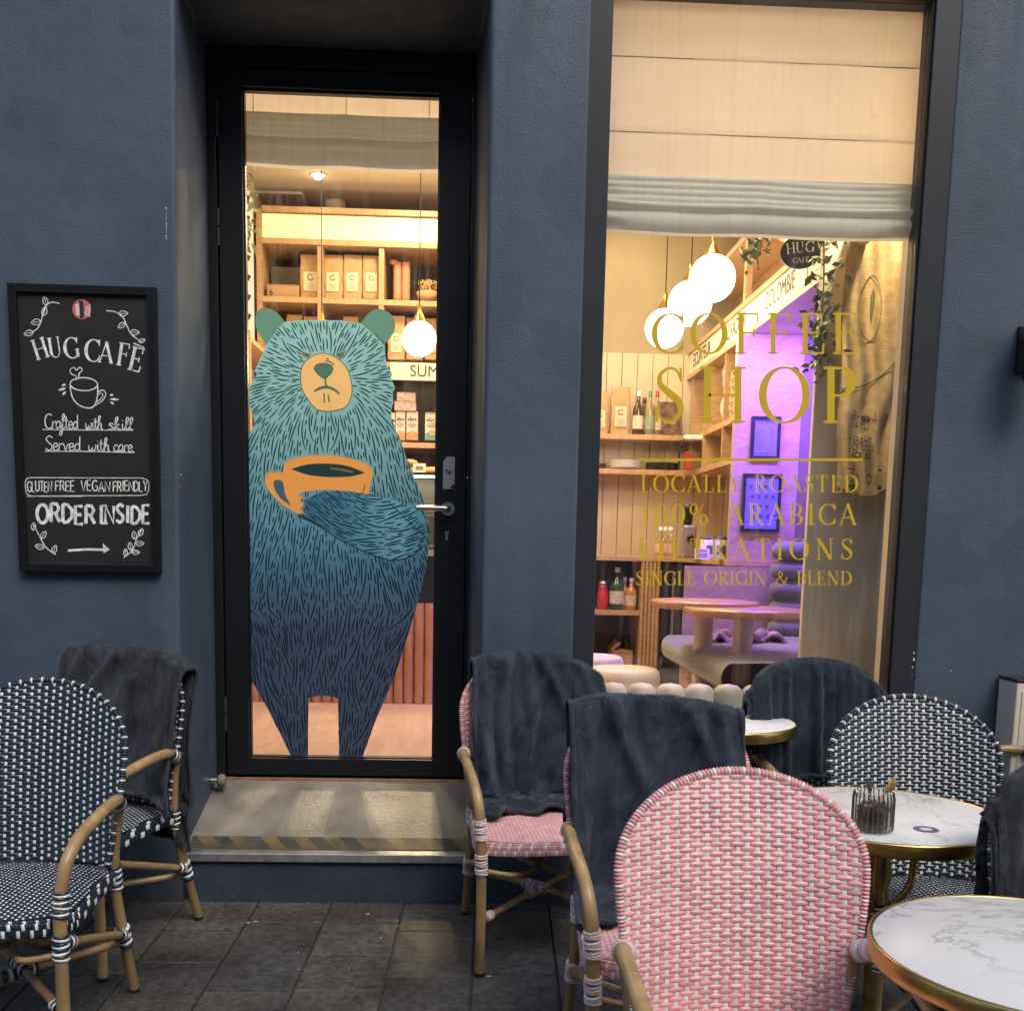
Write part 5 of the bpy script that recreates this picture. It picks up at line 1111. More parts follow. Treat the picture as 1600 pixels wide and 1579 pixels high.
carton_box('storage_box', 'low cardboard box marked 6 on the top shelf behind the glass door', 417, 467, 445, 468, 7.5, CARD, digit='6')
carton_box('storage_box', 'grey crate behind the low box on the top shelf', 424, 470, 418, 444, 7.72, mat('grey_crate', (.16, .14, .12), .6), dep=.15)
def cup_stack():
    p0, p1 = W(614, 468, 7.55), W(640, 408, 7.55); o = empty('cup_stack', ((p0.x+p1.x)/2, 7.6, p0.z), 'upright stack of orange paper cups on the top shelf', 'cup stack'); w = p1.x-p0.x; h = p1.z-p0.z
    m = mat('terracotta_cup', (.50, .22, .11), .55)
    for j, dx in enumerate((-.5, .5)):
        mb = MB(); n = 12
        prof = []
        for k in range(n): prof += [(w*.23, h*k/n), (w*.27, h*(k+.78)/n), (w*.275, h*(k+.95)/n), (w*.23, h*(k+1)/n)]
        mb.lathe(prof, c=(dx*w*.52, 0, 0), n=20); mb.build('cup_column', m, o)
    mb = MB(); mb.lathe([(.01, 0), (.03, .01), (.03, .03), (.0, .035)], c=(-w*.5, -.01, h*.92), n=12); mb.build('loose_lid', m, o)
cup_stack()
def basket():
    p0, p1 = W(648, 468, 7.55), W(688, 448, 7.55); o = empty('dried_flower_basket', ((p0.x+p1.x)/2, 7.6, p0.z), 'low basket of dried flowers at the right end of the top shelf', 'basket'); w = p1.x-p0.x
    mb = MB(); mb.lathe([(w*.3, 0), (w*.42, .02), (w*.45, .06), (w*.43, .06), (w*.4, .02), (0, .015)], n=28, wob=lambda q: 1+.02*sin(q*14)); mb.build('wicker', KRAFT, o)
    mb = MB(); r = random.Random(6)
    for k in range(60):
        a = r.uniform(0, 6.28); q = r.uniform(0, w*.4); c = Vector((q*cos(a), q*sin(a), .05+r.uniform(0, .06))); mb.tube([c, c+Vector((r.uniform(-.02, .02), r.uniform(-.02, .02), .02)), c+Vector((r.uniform(-.02, .02), r.uniform(-.02, .02), .035))], [.003, .007, .002], 6)
    mb.build('flowers', mat('dried_petals', (.55, .32, .14), .8, var=.3, vs=40), o)
basket()
def milk(px0, px1, pyt, pyb, d, c, label, turn=0):
    p0, p1 = W(px0, pyb, d), W(px1, pyt, d); w, h = p1.x-p0.x, p1.z-p0.z; o = empty('drink_carton', ((p0.x+p1.x)/2, d+w/2, p0.z), label, 'drink carton', 'drink cartons', turn)
    mb = MB(); mb.box(-w/2, w/2, -w/2, w/2, 0, h*.9); mb.add([(-w/2, -w/2, h*.9), (w/2, -w/2, h*.9), (w/2, w/2, h*.9), (-w/2, w/2, h*.9), (-w/2, 0, h), (w/2, 0, h)], [(0, 1, 5, 4), (2, 3, 4, 5), (0, 4, 3), (1, 2, 5)]); mb.build('body', M['cream2'], o, bevel=.002)
    mb = MB(); T = lambda x, y, l: (x, -w/2-.0012-.0002*l, y); mb.poly([(-w*.48, h*.01), (w*.48, h*.01), (w*.48, h*.25), (0, h*.34), (-w*.48, h*.22)], T, 0, 0); mb.poly(arc(.02*w, h*.26, w*.22, w*.2, 0, 345, 20), T, 1, 1)
    for k, (ww, y) in enumerate(((.3, .56), (.38, .50), (.26, .45))): mb.ribbon([(-w*ww, h*y), (w*ww, h*y)], h*.018, T, 2, 2)
    word(mb, 'alpro', -w*.38, w*.38, h*.66, h*.11, T, h*.022, 2)
    mb.build('print', [c, mat('fruit_print', (.65, .3, .1), .5) if 'fruit_print' not in bpy.data.materials else bpy.data.materials['fruit_print'], INK], o)
M['cream2'] = mat('carton_white', (.70, .56, .42), .5)
OR_ = mat('orange_band', (.55, .22, .08), .5); TEAL = mat('teal_band', (.10, .30, .27), .5)
milk(611, 617, 644, 687, 7.5, OR_, 'orange banded drink carton closest to the bear on the lower shelf'); milk(618, 633, 641, 687, 7.5, OR_, 'orange banded drink carton under the flat packs on the lower shelf'); milk(635, 653, 641, 687, 7.5, OR_, 'orange banded drink carton next to the shelf divider'); milk(664, 686, 643, 687, 7.5, TEAL, 'teal banded drink carton at the door frame on the lower shelf')
for k, (a, b, c, d) in enumerate(((616, 650, 627, 641), (620, 649, 613, 626))): carton_box('multipack', ('wide white multipack lying on the drink cartons', 'small white multipack on top of the wide one')[k], a, b, c, d, 7.5, mat('printed_pack%d' % k, (.62, .45, .33), .6, var=.35, vs=30), dep=.12, cat='multipack')

# ---- counter with display case
def counter():
    y0 = 6.35; x0, x1 = XL+.02, .25; z = lambda py, d=y0: W(650, py, d).z
    o = empty('service_counter', (-.5, y0, ZF), 'serving counter with ribbed terracotta wood front and black band', 'counter')
    loc = lambda mb: setattr(mb, 'v', [(x+.5, y-y0, zz-ZF) for x, y, zz in mb.v]) or mb
    mb = MB(); zt = z(942); x = x0; w = .062
    while x < x1:
        mb.tube([(x, y0+.02, ZF+.0), (x, y0+.02, zt)], .031, 12); x += w
    loc(mb).build('ribbed_front', wood('ribbed_wood', (.34, .165, .09), (.50, .27, .16), (3, 3, 1.2)), o)
    mb = MB(); mb.box(x0, x1, y0+.01, y0+.6, zt+.001, z(868)); loc(mb).build('black_band', mat('black_vent', (.012, .012, .013), .4), o)
    mb = MB()
    for k in range(7): zz = zt+.02+k*(z(868)-zt-.03)/7; mb.box(x0, x1, y0+.002, y0+.0095, zz, zz+.012)
    loc(mb).build('vent_slats', mat('vent_slat', (.03, .03, .03), .35, .5), o)
    mb = MB(); mb.box(x0, x1, y0-.01, y0+.62, z(868)+.001, z(858)); loc(mb).build('ledge', M['alu'], o)
    mb = MB(); mb.box(x0, x1, y0+.06, y0+.6, ZF, zt-.002); loc(mb).build('carcass', M['black'], o)
    d = empty('display_case', (-.5, y0, z(858)+.001), 'glass pastry display case on the serving counter', 'display case'); zb = z(858)+.001; ztop = z(742)
    loc = lambda mb: setattr(mb, 'v', [(x+.5, y-y0, zz-zb) for x, y, zz in mb.v]) or mb
    mb = MB(); mb.box(x0, x1, y0, y0+.006, zb, ztop); loc(mb).build('front_glass', M['clear'], d)
    mb = MB(); mb.box(x0, x1, y0, y0+.45, ztop+.001, ztop+.016); loc(mb).build('top', M['black'], d)
    mb = MB(); mb.box(x0, x1, y0+.03, y0+.43, z(805), z(803)); mb.box(x0, x1, y0+.44, y0+.45, zb, ztop); loc(mb).build('shelf', mat('steel_tray', (.5, .48, .43), .35, .6), d)
    mb = MB(); mb.box(x0+.02, x1-.02, y0+.03, y0+.045, ztop-.012, ztop-.002); loc(mb).build('light_strip', mat('case_light', (1, .9, .7), .5, emit=((1, .85, .62), 9)), d)
    r = random.Random(3); PM = mat('baked_pastry', (.52, .27, .07), .5, var=.35, vs=25, bump=.3, bs=40)
    def croissant(c, s, rz, label):
        mb = MB(); P = [Vector((s*sin(t)*1.0, s*.55*(cos(t)-.6), .28*s)) for t in [(-1.25+2.5*k/14) for k in range(15)]]; mb.tube(P, [s*.33*(.25+.75*sin(pi*(k+.6)/15.2))*(1+.10*(k % 2)) for k in range(15)], 12); o = mb.build('croissant', PM); o.location = c; o.rotation_euler = (0, 0, rz); tag(o, label, 'pastry', 'pastries on the counter')
    zt2 = ztop+.016
    for k, (px, rz, s, lb) in enumerate(((641, .3, .075, 'golden croissant lying at the left on the display case'), (652, 1.2, .07, 'golden croissant beside the price card'), (670, -.5, .075, 'golden croissant behind the price card'), (684, .6, .07, 'golden croissant at the door frame on the display case'))):
        croissant((W(px, 735, y0+.2).x, y0+.2+.03*(k % 2), zt2+.002), s, rz, lb)
    croissant((W(643, 722, y0+.22).x, y0+.24, zt2+.05), .07, 2.0, 'golden croissant piled on top of another')
    for k, px in enumerate((655, 668, 680, 662, 676)):
        zz = (z(803) if k < 3 else zb)+.001; croissant((W(px, 800, y0+.2).x, y0+.15, zz), .06, k*1.1, 'small pastry inside the glass case, %s' % ('upper shelf by the bear elbow', 'middle of the upper shelf', 'upper shelf by the door frame', 'lower tray left', 'lower tray right')[k])
    p0, p1 = W(645, 741, y0+.03), W(665, 727, y0+.03); c = empty('price_card', ((p0.x+p1.x)/2, y0+.03, zt2+.001), 'small cream price card among the pastries', 'card'); w = p1.x-p0.x; h = .055
    mb = MB(); mb.add([(-w/2, 0, 0), (w/2, 0, 0), (w/2, .012, h), (-w/2, .012, h), (-w/2, .03, 0), (w/2, .03, 0)], [(0, 1, 2, 3), (3, 2, 5, 4)]); mb.build('card_face', PAPER, c)
    mb = MB(); T = lambda x, y, l: (x, -.0008+y*.2, y); [mb.ribbon([(-w*.3, h*q), (w*.3, h*q)], .004, T) for q in (.35, .5, .65)]; mb.build('card_print', INK, c)
counter()
# ---- left side: board panel with hooks, tiles
def coat_board():
    a, b = W(382, 330, 6.95), W(405, 560, 7.4); o = empty('hook_board', (XL, 7.0, 1.9), 'white board with dark hooks on the left wall behind the door', 'hook board')
    mb = MB(); mb.box(.001, .02, -.55, .40, .75, 1.7); mb.build('board', M['white'], o)
    for k in range(7): mb = MB(); zz = .85+.12*k; mb.tube([(.02, .06, zz), (.05, .06, zz+.005), (.06, .06, zz+.03)], .012, 8); mb.build('hook', M['bframe'], o)
    o2 = empty('side_shelf', (XL, 7.0, ZF), 'oak side shelf on the left wall behind the bear ear', 'shelf')
    for zz in (1.35, 1.72, 2.12): mb = MB(); mb.box(.001, .2, -.6, .43, zz, zz+.03); mb.build('shelf_board', OAKY, o2)
    mb = MB(); mb.box(.001, .2, -.63, -.601, 1.3, 2.18); mb.build('upright', OAK, o2)
coat_board()
def leaves(name, pts, n, size, label, spread, seed, cat='plant', m=None, stem=True):
    r = random.Random(seed); P = smooth_path(pts, 10); o = empty(name, P[0], label, cat); mb = MB()
    for k in range(n):
        c = P[r.randrange(len(P))]-P[0]+Vector((r.gauss(0, spread), r.gauss(0, spread), r.gauss(0, spread*.8))); d = Vector((r.gauss(0, 1), r.gauss(0, 1), r.gauss(-.3, .8))).normalized(); s = size*r.uniform(.6, 1.25)
        u = d.orthogonal().normalized(); u = (u*cos(k)+d.cross(u)*sin(k)); nn = d.cross(u)
        mb.add([c, c+d*s*.45+u*s*.24+nn*s*.05, c+d*s, c+d*s*.45-u*s*.24+nn*s*.05, c+d*s*.5-nn*s*.03], [(0, 1, 4), (1, 2, 4), (2, 3, 4), (3, 0, 4)], r.randrange(2), True)
    mb.build('leaves', m or [mat('leaf_green', (.075, .13, .035), .45), mat('leaf_pale', (.20, .25, .10), .5)], o)
    mb = MB(); mb.tube([p-P[0] for p in P], .004, 6); mb.build('stem', mat('vine_stem', (.12, .08, .03), .8) if 'vine_stem' not in bpy.data.materials else bpy.data.materials['vine_stem'], o)
leaves('hanging_plant', [(XL+.06, 6.75, 3.55), (XL+.06, 6.8, 3.38), (XL+.05, 7.0, 3.22)], 130, .07, 'green hanging plant at the top left inside the door', .05, 21)
# ---- ceiling fittings
def ceiling():
    c = G(497, 273, ZC); o = empty('downlight', (c.x, c.y, ZC), 'bright recessed ceiling spotlight behind the glass door', 'spotlight')
    mb = MB(); mb.lathe([(.03, -.004), (.05, -.006), (.055, -.001)], n=24); mb.build('trim_ring', M['white'], o); mb = MB(); mb.lathe([(0, -.03), (.022, -.024), (.03, -.006)], n=20); mb.build('bulb', mat('spot_bulb', (1, .95, .85), .5, emit=((1, .85, .6), 40)), o)
    c = G(524, 316, ZC); o = empty('dome_camera', (c.x, c.y, ZC), 'white dome security camera on the ceiling behind the door', 'camera')
    mb = MB(); mb.lathe([(.075, -.001), (.075, -.03), (.06, -.045)], n=24); mb.build('mount', M['white'], o); mb = MB(); mb.lathe([(.055, -.04), (.056, -.07), (.045, -.10), (.02, -.118), (0, -.12)], n=24); mb.build('housing', M['white'], o)
    mb = MB(); mb.tube([(0, -.045, -.08), (0, -.062, -.09)], .024, 16); mb.build('lens', M['bframe'], o)
    c = G(440, 311, ZC); o = empty('ceiling_hatch', (c.x, c.y, ZC), 'square white hatch in the ceiling behind the door', 'hatch'); mb = MB(); mb.box(-.14, .14, -.14, .14, -.012, -.001); mb.build('panel', WALLW, o, bevel=.002)
    mb = MB()
    for x0, x1, y0, y1 in ((-.17, -.145, -.17, .17), (.145, .17, -.17, .17), (-.145, .145, -.17, -.145), (-.145, .145, .145, .17)): mb.box(x0, x1, y0, y1, -.016, -.001)
    mb.build('frame', M['white'], o)
ceiling()
GLOW = mat('opal_globe', (1, .95, .85), .3, emit=((1, .80, .50), 2.2)); GLOW2 = mat('opal_globe_bright', (1, .95, .85), .3, emit=((1, .84, .60), 5))
def globe(px, py, d, r, label, m, energy):
    p = W(px, py, d); o = empty('globe_lamp', p, label, 'lamp', 'opal globe pendant lamps')
    mb = MB(); mb.lathe([(r*sin(pi*k/24), -r*cos(pi*k/24)) for k in range(1, 24)], n=36); mb.build('globe', m, o)
    mb = MB(); mb.tube([(0, 0, r+.05), (0, 0, ZC-p.z)], .0035, 6); mb.build('cord', M['bframe'], o)
    mb = MB(); mb.lathe([(r*.42, r*.92), (r*.36, r*1.05), (.012, r+.055), (.012, r+.09)], n=20); mb.build('cap', M['brass'], o)
    l = bpy.data.lights.new('globe_light', 'POINT'); l.energy = energy; l.color = (1, .78, .5); l.shadow_soft_size = r*1.02
    lo = bpy.data.objects.new('globe_light', l); COL.objects.link(lo); lo.parent = o; lo.location = (0, 0, -r*.0-r*1.2)
globe(655, 529, 6.3, .100, 'round opal globe lamp glowing beside the bear ear', GLOW, 16)
globe(503, 540, 6.3, .100, 'round opal globe lamp hidden behind the bear head', GLOW, 16)
globe(1113, 435, 5.55, .117, 'largest opal globe lamp, upper one of the three in the shop window', GLOW2, 9)
globe(1078, 474, 6.05, .122, 'middle opal globe lamp of the three in the shop window', GLOW2, 9)
globe(1038, 513, 6.6, .117, 'lowest opal globe lamp of the three in the shop window', GLOW2, 9)
def spot(x, y, z, e, size, col=(1, .79, .52), tgt=None):
    l = bpy.data.lights.new('ceiling_fill_light', 'AREA'); l.energy = e; l.size = size; l.color = col; o = bpy.data.objects.new('ceiling_fill_light', l); COL.objects.link(o); o.location = (x, y, z)
    if tgt: o.rotation_euler = (Vector(tgt)-Vector((x, y, z))).to_track_quat('-Z', 'Y').to_euler()
for x, y in ((-.9, 5.6), (-.4, 6.9), (.7, 5.4), (1.1, 6.9)): spot(x, y, ZC-.02, 19, .25)
spot(-.6, 6.6, 3.2, 14, .6, tgt=(-.6, 6.2, 3.72))  # added area lamp aimed upwards to brighten the ceiling, no fixture there
spot(1.0, 5.3, ZC-.04, 17, .5, tgt=(1.0, 3.98, 2.7))  # added unseen area lamp, lights the window blind from behind
l = bpy.data.lights.new('interior_spot', 'SPOT'); l.energy = 150; l.spot_size = radians(66); l.spot_blend = .8; l.shadow_soft_size = .05; l.color = (1, .78, .48)  # unseen spot added in the window head to light sack and pillar
lo = bpy.data.objects.new('interior_spot', l); COL.objects.link(lo); lo.location = (1.72, 4.22, 3.24); lo.rotation_euler = (Vector((1.62, 4.5, 1.9))-Vector(lo.location)).to_track_quat('-Z', 'Y').to_euler()
for x, tx in ((-.50, -.45), (-.25, -.3)):          # two of the ceiling spots shine out through the door onto the step
    l = bpy.data.lights.new('interior_spot', 'SPOT'); l.energy = 140; l.spot_size = radians(14); l.spot_blend = .4; l.shadow_soft_size = .05; l.color = (1, .76, .42)
    lo = bpy.data.objects.new('interior_spot', l); COL.objects.link(lo); lo.location = (x, 6.85, ZC-.05); lo.rotation_euler = (Vector((tx, 4.35, .55))-Vector(lo.location)).to_track_quat('-Z', 'Y').to_euler()
# ------------------------------------------------------------------ corner seen through the shop window
def corner():
    # run of shelves and counter against the back wall (frontal) and along x = XR (towards the viewer)
    z = lambda py: W(1000, py, YB-.2).z
    o = empty('corner_shelf', (.9, YB, 0), 'oak shelves running round the corner behind the globe lamps', 'shelf'); loc = lambda mb: setattr(mb, 'v', [(x-.9, y-YB, zz) for x, y, zz in mb.v]) or mb
    s1, s2 = z(684), z(738); zb, zt = W(1058, 588, YB).z, W(1058, 555, YB).z
    for s in (s1, s2):
        mb = MB(); mb.box(.40, XR, YB-.26, YB-.019, s-.018, s+.018); mb.box(XR+.001, XR+.34, 6.05, YB-.019, s-.018, s+.018); loc(mb).build('shelf_board', OAKH, o, bevel=.002)
    for y in (6.05, 6.6, 7.15, 7.6):
        mb = MB(); mb.box(XR+.004, XR+.34, y-.012, y+.012, s2+.02, zb-.03); loc(mb).build('divider', OAK, o)
    mb = MB(); mb.box(XR-.012, XR+.34, 4.46, YB-.019, zb-.032, zb-.002); mb.box(XR-.012, XR+.34, 4.46, YB-.019, zt+.002, zt+.03); loc(mb).build('sign_rail', OAKY, o, bevel=.002)
    mb = MB(); mb.box(XR+.35, XR+.37, 6.02, YB-.02, ZF, ZC-.002); loc(mb).build('back_panel', OAKY, o)
    mb = MB(); mb.box(XR+.03, XR+.34, 4.46, YB-.019, zb-.001, zt+.001); loc(mb).build('bulkhead', OAKY, o)
    mb = MB(); mb.box(XR-.01, XR+.30, 4.7, YB-.02, zt+.38, zt+.41); mb.tube([(XR, 5.1, zt+.03), (XR, 5.9, zt+.38)], .02, 6); mb.box(XR-.005, XR+.03, 5.05, 5.11, zt+.03, zt+.9); mb.box(XR-.005, XR+.03, 6.15, 6.2, zt+.03, ZC-.002); loc(mb).build('upper_rack', OAKY, o)
    mb = MB(); mb.box(XR+.31, XR+.33, 4.46, YB-.019, zt+.031, ZC-.002); loc(mb).build('upper_panel', OAKY, o)
    # coffee origin signs on the rail
    h = zt-zb; yy = [YB-.03, 6.86, 5.93, 5.02, 4.47]
    for t, y1, y0, lab in (('ECUATEUR', yy[0], yy[1], 'cream sign reading ECUATEUR in the far corner'), ('SALVADOR', yy[1], yy[2], 'cream sign reading SALVADOR'), ('COLOMBIE', yy[2], yy[3], 'cream sign reading COLOMBIE'), ('KENYA', yy[3], yy[4]-.35, 'cream sign starting with KE beside the leaf garland')):
        o2 = sign(lab, t, (XR+.01, (y0+y1)/2, (zb+zt)/2), y1-y0-.022, h-.006, -pi/2, .82 if t != 'KENYA' else .82)
    # counter in the corner
    zc = z(871); o3 = empty('corner_counter', (.9, YB, ZF), 'oak corner counter with open niche, ribbed door and drinks fridge', 'counter'); lc = lambda mb: setattr(mb, 'v', [(x-.9, y-YB, zz-ZF) for x, y, zz in mb.v]) or mb
    yf = YB-.55; X = lambda px: W(px, 950, yf).x
    mb = MB(); mb.box(.40, XR+.34, yf-.01, YB-.02, zc-.02, zc+.012); mb.box(X(1066), XR+.34, 5.95, yf-.011, zc-.02, zc+.012); lc(mb).build('worktop', OAKH, o3, bevel=.002)
    mb = MB(); mb.box(X(1000), X(1030), yf, yf+.5, ZF, zc-.021)
    for k in range(5): x = X(1000)+(X(1030)-X(1000))*(k+.5)/5; mb.tube([(x, yf, ZF), (x, yf, zc-.022)], (X(1030)-X(1000))/10.5, 8)
    lc(mb).build('ribbed_door', OAK, o3)
    mb = MB(); mb.box(.40, X(999.5), YB-.1, YB-.03, ZF, zc-.021); lc(mb).build('niche_back', mat('dark_niche', (.09, .06, .04), .8), o3)
    s = W(960, 957, yf).z; mb = MB(); mb.box(.40, X(999.5), yf+.01, YB-.101, s-.016, s+.016); lc(mb).build('niche_shelf', OAKH, o3)
    mb = MB(); mb.box(X(1031), X(1066), yf+.005, yf+.5, ZF+.05, zc-.021); lc(mb).build('fridge_body', M['black'], o3)
    mb = MB(); mb.box(X(1032), X(1065), yf-.008, yf-.003, ZF+.08, zc-.05); lc(mb).build('fridge_glass', M['clear'], o3)
    for px in (1048.6, 1050.6): mb = MB(); mb.tube([(X(px), yf-.03, ZF+.25), (X(px), yf-.03, zc-.1)], .006, 8); lc(mb).build('fridge_handle', M['steel'], o3)
    # wood half wall facing the street, panel above it, bench nook
    o4 = empty('nook_panelling', (XR, 6.0, ZF), 'pale oak panelling of the bench nook washed in violet light', 'panelling'); lp = lambda mb: setattr(mb, 'v', [(x-XR, y-6.0, zz-ZF) for x, y, zz in mb.v]) or mb
    mb = MB(); mb.box(W(1070, 900, 5.93).x, 2.3, 5.925, 5.945, ZF, zc-.023); lp(mb).build('half_wall', PANEL, o4)
    xa = W(1146, 700, 5.98).x; xb = W(1249, 700, 5.98).x
    mb = MB(); mb.box(xa, xb, 5.98, 6.03, zc+.013, zb-.034); lp(mb).build('tall_panel', PANEL, o4)
    mb = MB(); mb.box(xb+.002, 2.35, 5.985, 6.03, zc+.013, zb-.034); lp(mb).build('dark_panel', mat('brown_panel', (.16, .115, .09), .6), o4)
    mb = MB(); mb.box(XR+.345, 2.35, 4.5, 6.03, zb-.06, zb-.036); lp(mb).build('soffit', mat('nook_soffit', (.25, .2, .2), .7), o4)
    return s1, s2, zc, s, yf
S1Z, S2Z, ZCT, NZ, YF = corner()
# violet strip lights of the nook
l = bpy.data.lights.new('violet_strip', 'AREA'); l.energy = 46; l.shape = 'RECTANGLE'; l.size = .5; l.size_y = .05; l.color = (.16, .06, 1.0)
lo = bpy.data.objects.new('violet_strip', l); COL.objects.link(lo); lo.location = (1.78, 5.55, 2.45); lo.rotation_euler = (Vector((1.72, 5.98, 1.5))-Vector(lo.location)).to_track_quat('-Z', 'Y').to_euler()
l = bpy.data.lights.new('violet_strip', 'AREA'); l.energy = 5; l.size = .3; l.color = (.22, .08, 1.0)
lo = bpy.data.objects.new('violet_strip', l); COL.objects.link(lo); lo.location = (1.75, 5.0, 2.3); lo.rotation_euler = (0, 0, 0)
def menu(px0, px1, pyt, pyb, label, kind):
    p0, p1 = W(px0, pyb, 5.965), W(px1, pyt, 5.965); w, h = p1.x-p0.x, p1.z-p0.z; o = empty('framed_menu', ((p0.x+p1.x)/2, 5.965, (p0.z+p1.z)/2), label, 'menu')
    mb = MB(); t = .018
    for b in ((-w/2, -w/2+t, -h/2, h/2), (w/2-t, w/2, -h/2, h/2), (-w/2+t, w/2-t, -h/2, -h/2+t), (-w/2+t, w/2-t, h/2-t, h/2)): mb.box(b[0], b[1], -.006, .012, b[2], b[3])
    mb.build('frame', M['bframe'], o)
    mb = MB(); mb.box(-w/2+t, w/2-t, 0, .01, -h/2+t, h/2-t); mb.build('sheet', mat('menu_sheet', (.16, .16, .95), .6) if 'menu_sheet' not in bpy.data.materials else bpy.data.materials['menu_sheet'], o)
    mb = MB(); T = lambda a, b, l: (a*w, -.0008, b*h); r = random.Random(kind)
    if kind == 1:
        for k in range(11): mb.ribbon([(-.32, .22-.05*k), (-.32+r.uniform(.2, .34), .22-.05*k)], .006, T); mb.ribbon([(.12, .22-.05*k), (.12+r.uniform(.1, .2), .22-.05*k)], .006, T)
        for k in range(12): a = r.uniform(0, pi); mb.ribbon([(.0+.3*(k/6-1), .40), (.3*(k/6-1)+.05*cos(a), .40-.09*sin(a))], .02, T)
        for k in range(12): mb.ribbon([(.3*(k/6-1), -.40), (.3*(k/6-1)+.04*r.uniform(-1, 1), -.33)], .02, T)
    else:
        for i in range(4):
            for j in range(3 + (i % 2)):
                cx, cy = -.27+.18*j+.03*i, .28-.17*i; mb.poly([(cx-.05, cy+.03), (cx+.05, cy+.03), (cx+.035, cy-.035), (cx-.035, cy-.035)], T)
                mb.ribbon([(cx-.05, cy-.06), (cx+.05, cy-.06)], .006, T)
    mb.build('print', mat('menu_ink', (.06, .05, .10), .6) if 'menu_ink' not in bpy.data.materials else bpy.data.materials['menu_ink'], o)
menu(1172, 1221, 651, 717, 'upper framed menu with two text columns under violet light', 1)
menu(1157, 1222, 741, 830, 'lower framed menu with small cup drawings under violet light', 2)
# goods on the shelves
BOT = {}
def bottle(px, py, d, r, h, label, body, lab, cap, neck=.34):
    p = W(px, py, d); o = empty('bottle', (p.x, d, p.z if py else 0), label, 'bottle', 'bottles on the cafe shelves')
    mb = MB(); mb.lathe([(r*.9, 0), (r, .008), (r, h*.55), (r*.85, h*.63), (r*neck, h*.74), (r*neck*.95, h*.93), (0, h*.93)], n=20); mb.build('glass', body, o)
    mb = MB(); mb.lathe([(r*1.015, h*.14), (r*1.015, h*.44)], n=20); mb.build('label', lab, o)
    mb = MB(); mb.lathe([(r*neck*1.08, h*.88), (r*neck*1.1, h), (0, h)], n=14); mb.build('cap', cap, o); return o
GB = mat('brown_syrup_glass', (.06, .028, .012), .1, coat=.5); GG = mat('green_glass', (.02, .07, .03), .1, coat=.5); GO = mat('orange_juice', (.55, .25, .03), .2, coat=.4); GC = mat('amber_clear_glass', (.26, .20, .11), .1, coat=.5)
LW = mat('pale_label', (.62, .55, .42), .6, var=.25, vs=40); LG = mat('green_label', (.25, .32, .2), .6, var=.3, vs=40); CR = mat('red_cap', (.5, .05, .03), .4); CG = mat('green_cap', (.03, .25, .12), .4); RC = mat('red_can', (.55, .03, .03), .3)
bag(922, 951, 614, 679, YB-.16, 'kraft coffee bag cut by the window frame on the corner shelf'); bag(953, 985, 605, 679, YB-.16, 'tall kraft coffee bag with round emblem on the corner shelf')
bs = S1Z+.018; hh = lambda a, b: W(1000, a, YB-.16).z-W(1000, b, YB-.16).z
for px, top, body, lab, cap, lb, dy in ((996, 610, GB, LW, M['white'], 'brown syrup bottle with picture label next to the tall coffee bag', 0), (1014, 610, GC, LG, CG, 'clear bottle with green cap on the corner shelf', 0), (1025, 607, GC, LW, CR, 'clear bottle with red and white neck behind the gold S', .06), (1005, 618, GB, LW, M['bframe'], 'dark bottle at the back of the corner shelf', .08)):
    o = bottle(px, 680, YB-.18+dy, .038, hh(top, 679), lb, body, lab, cap); o.location.z = bs+.0005
def poster():
    p0, p1 = W(1026, 679, YB-.1), W(1064, 625, YB-.1); w, h = p1.x-p0.x, p1.z-p0.z; o = empty('picture_book', ((p0.x+p1.x)/2, YB-.12, bs+.001), 'dark picture board leaning on the corner shelf', 'picture'); mb = MB(); mb.box(-w/2, w/2, 0, .02, 0, h); mb.build('cover', mat('dark_photo_print', (.05, .03, .02), .5, var=.9, vs=18, col2=(.32, .16, .08)), o)
    sans('cover_lettering', 'le chef', h*.16, LW, o, (w*.05, -.001, h*.42), (pi/2, 0, 0), .8)
poster()
def plates(px0, px1, py0, n, m, label, d):
    p0, p1 = W(px0, 728, d), W(px1, 728, d); R = (p1.x-p0.x)/2; o = empty('plate_stack', ((p0.x+p1.x)/2, d, S2Z+.0185), label, 'plates')
    for k in range(n): mb = MB(); zz = k*.012; mb.lathe([(R*.55, zz), (R*.6, zz+.002), (R*.98, zz+.013), (R, zz+.015), (R*.6, zz+.006), (0, zz+.005)], n=32); mb.build('plate', m, o)
plates(950, 1005, 715, 5, M['white'], 'stack of cream plates on the lower corner shelf', YB-.15); plates(1008, 1062, 715, 4, mat('slate_plate', (.09, .08, .07), .5), 'stack of dark plates on the lower corner shelf', YB-.15); plates(925, 948, 716, 3, mat('brown_bowl', (.12, .06, .04), .5), 'short stack of brown plates by the window frame', YB-.15)
yr = 7.35
o = carton_box('red_box', 'small red box under the shelf lamp in the corner', 1072, 1083, 696, 722, 7.3, CR, dep=.08); o.location.z = S2Z+.019
def clamp_lamp():
    p = W(1076, 690, 7.2); o = empty('shelf_lamp', (p.x, 7.2, S2Z+.018), 'small white reading lamp over the red box', 'lamp'); h = p.z-S2Z
    mb = MB(); mb.tube(smooth_path([(-.06, 0, 0), (-.06, 0, h*.5), (-.03, 0, h), (.02, 0, h+.01)], 5), .006, 8); mb.build('stem', M['bframe'], o); mb = MB(); mb.box(-.03, .12, -.04, .04, h-.005, h+.025); mb.build('head', M['white'], o, bevel=.006)
clamp_lamp()
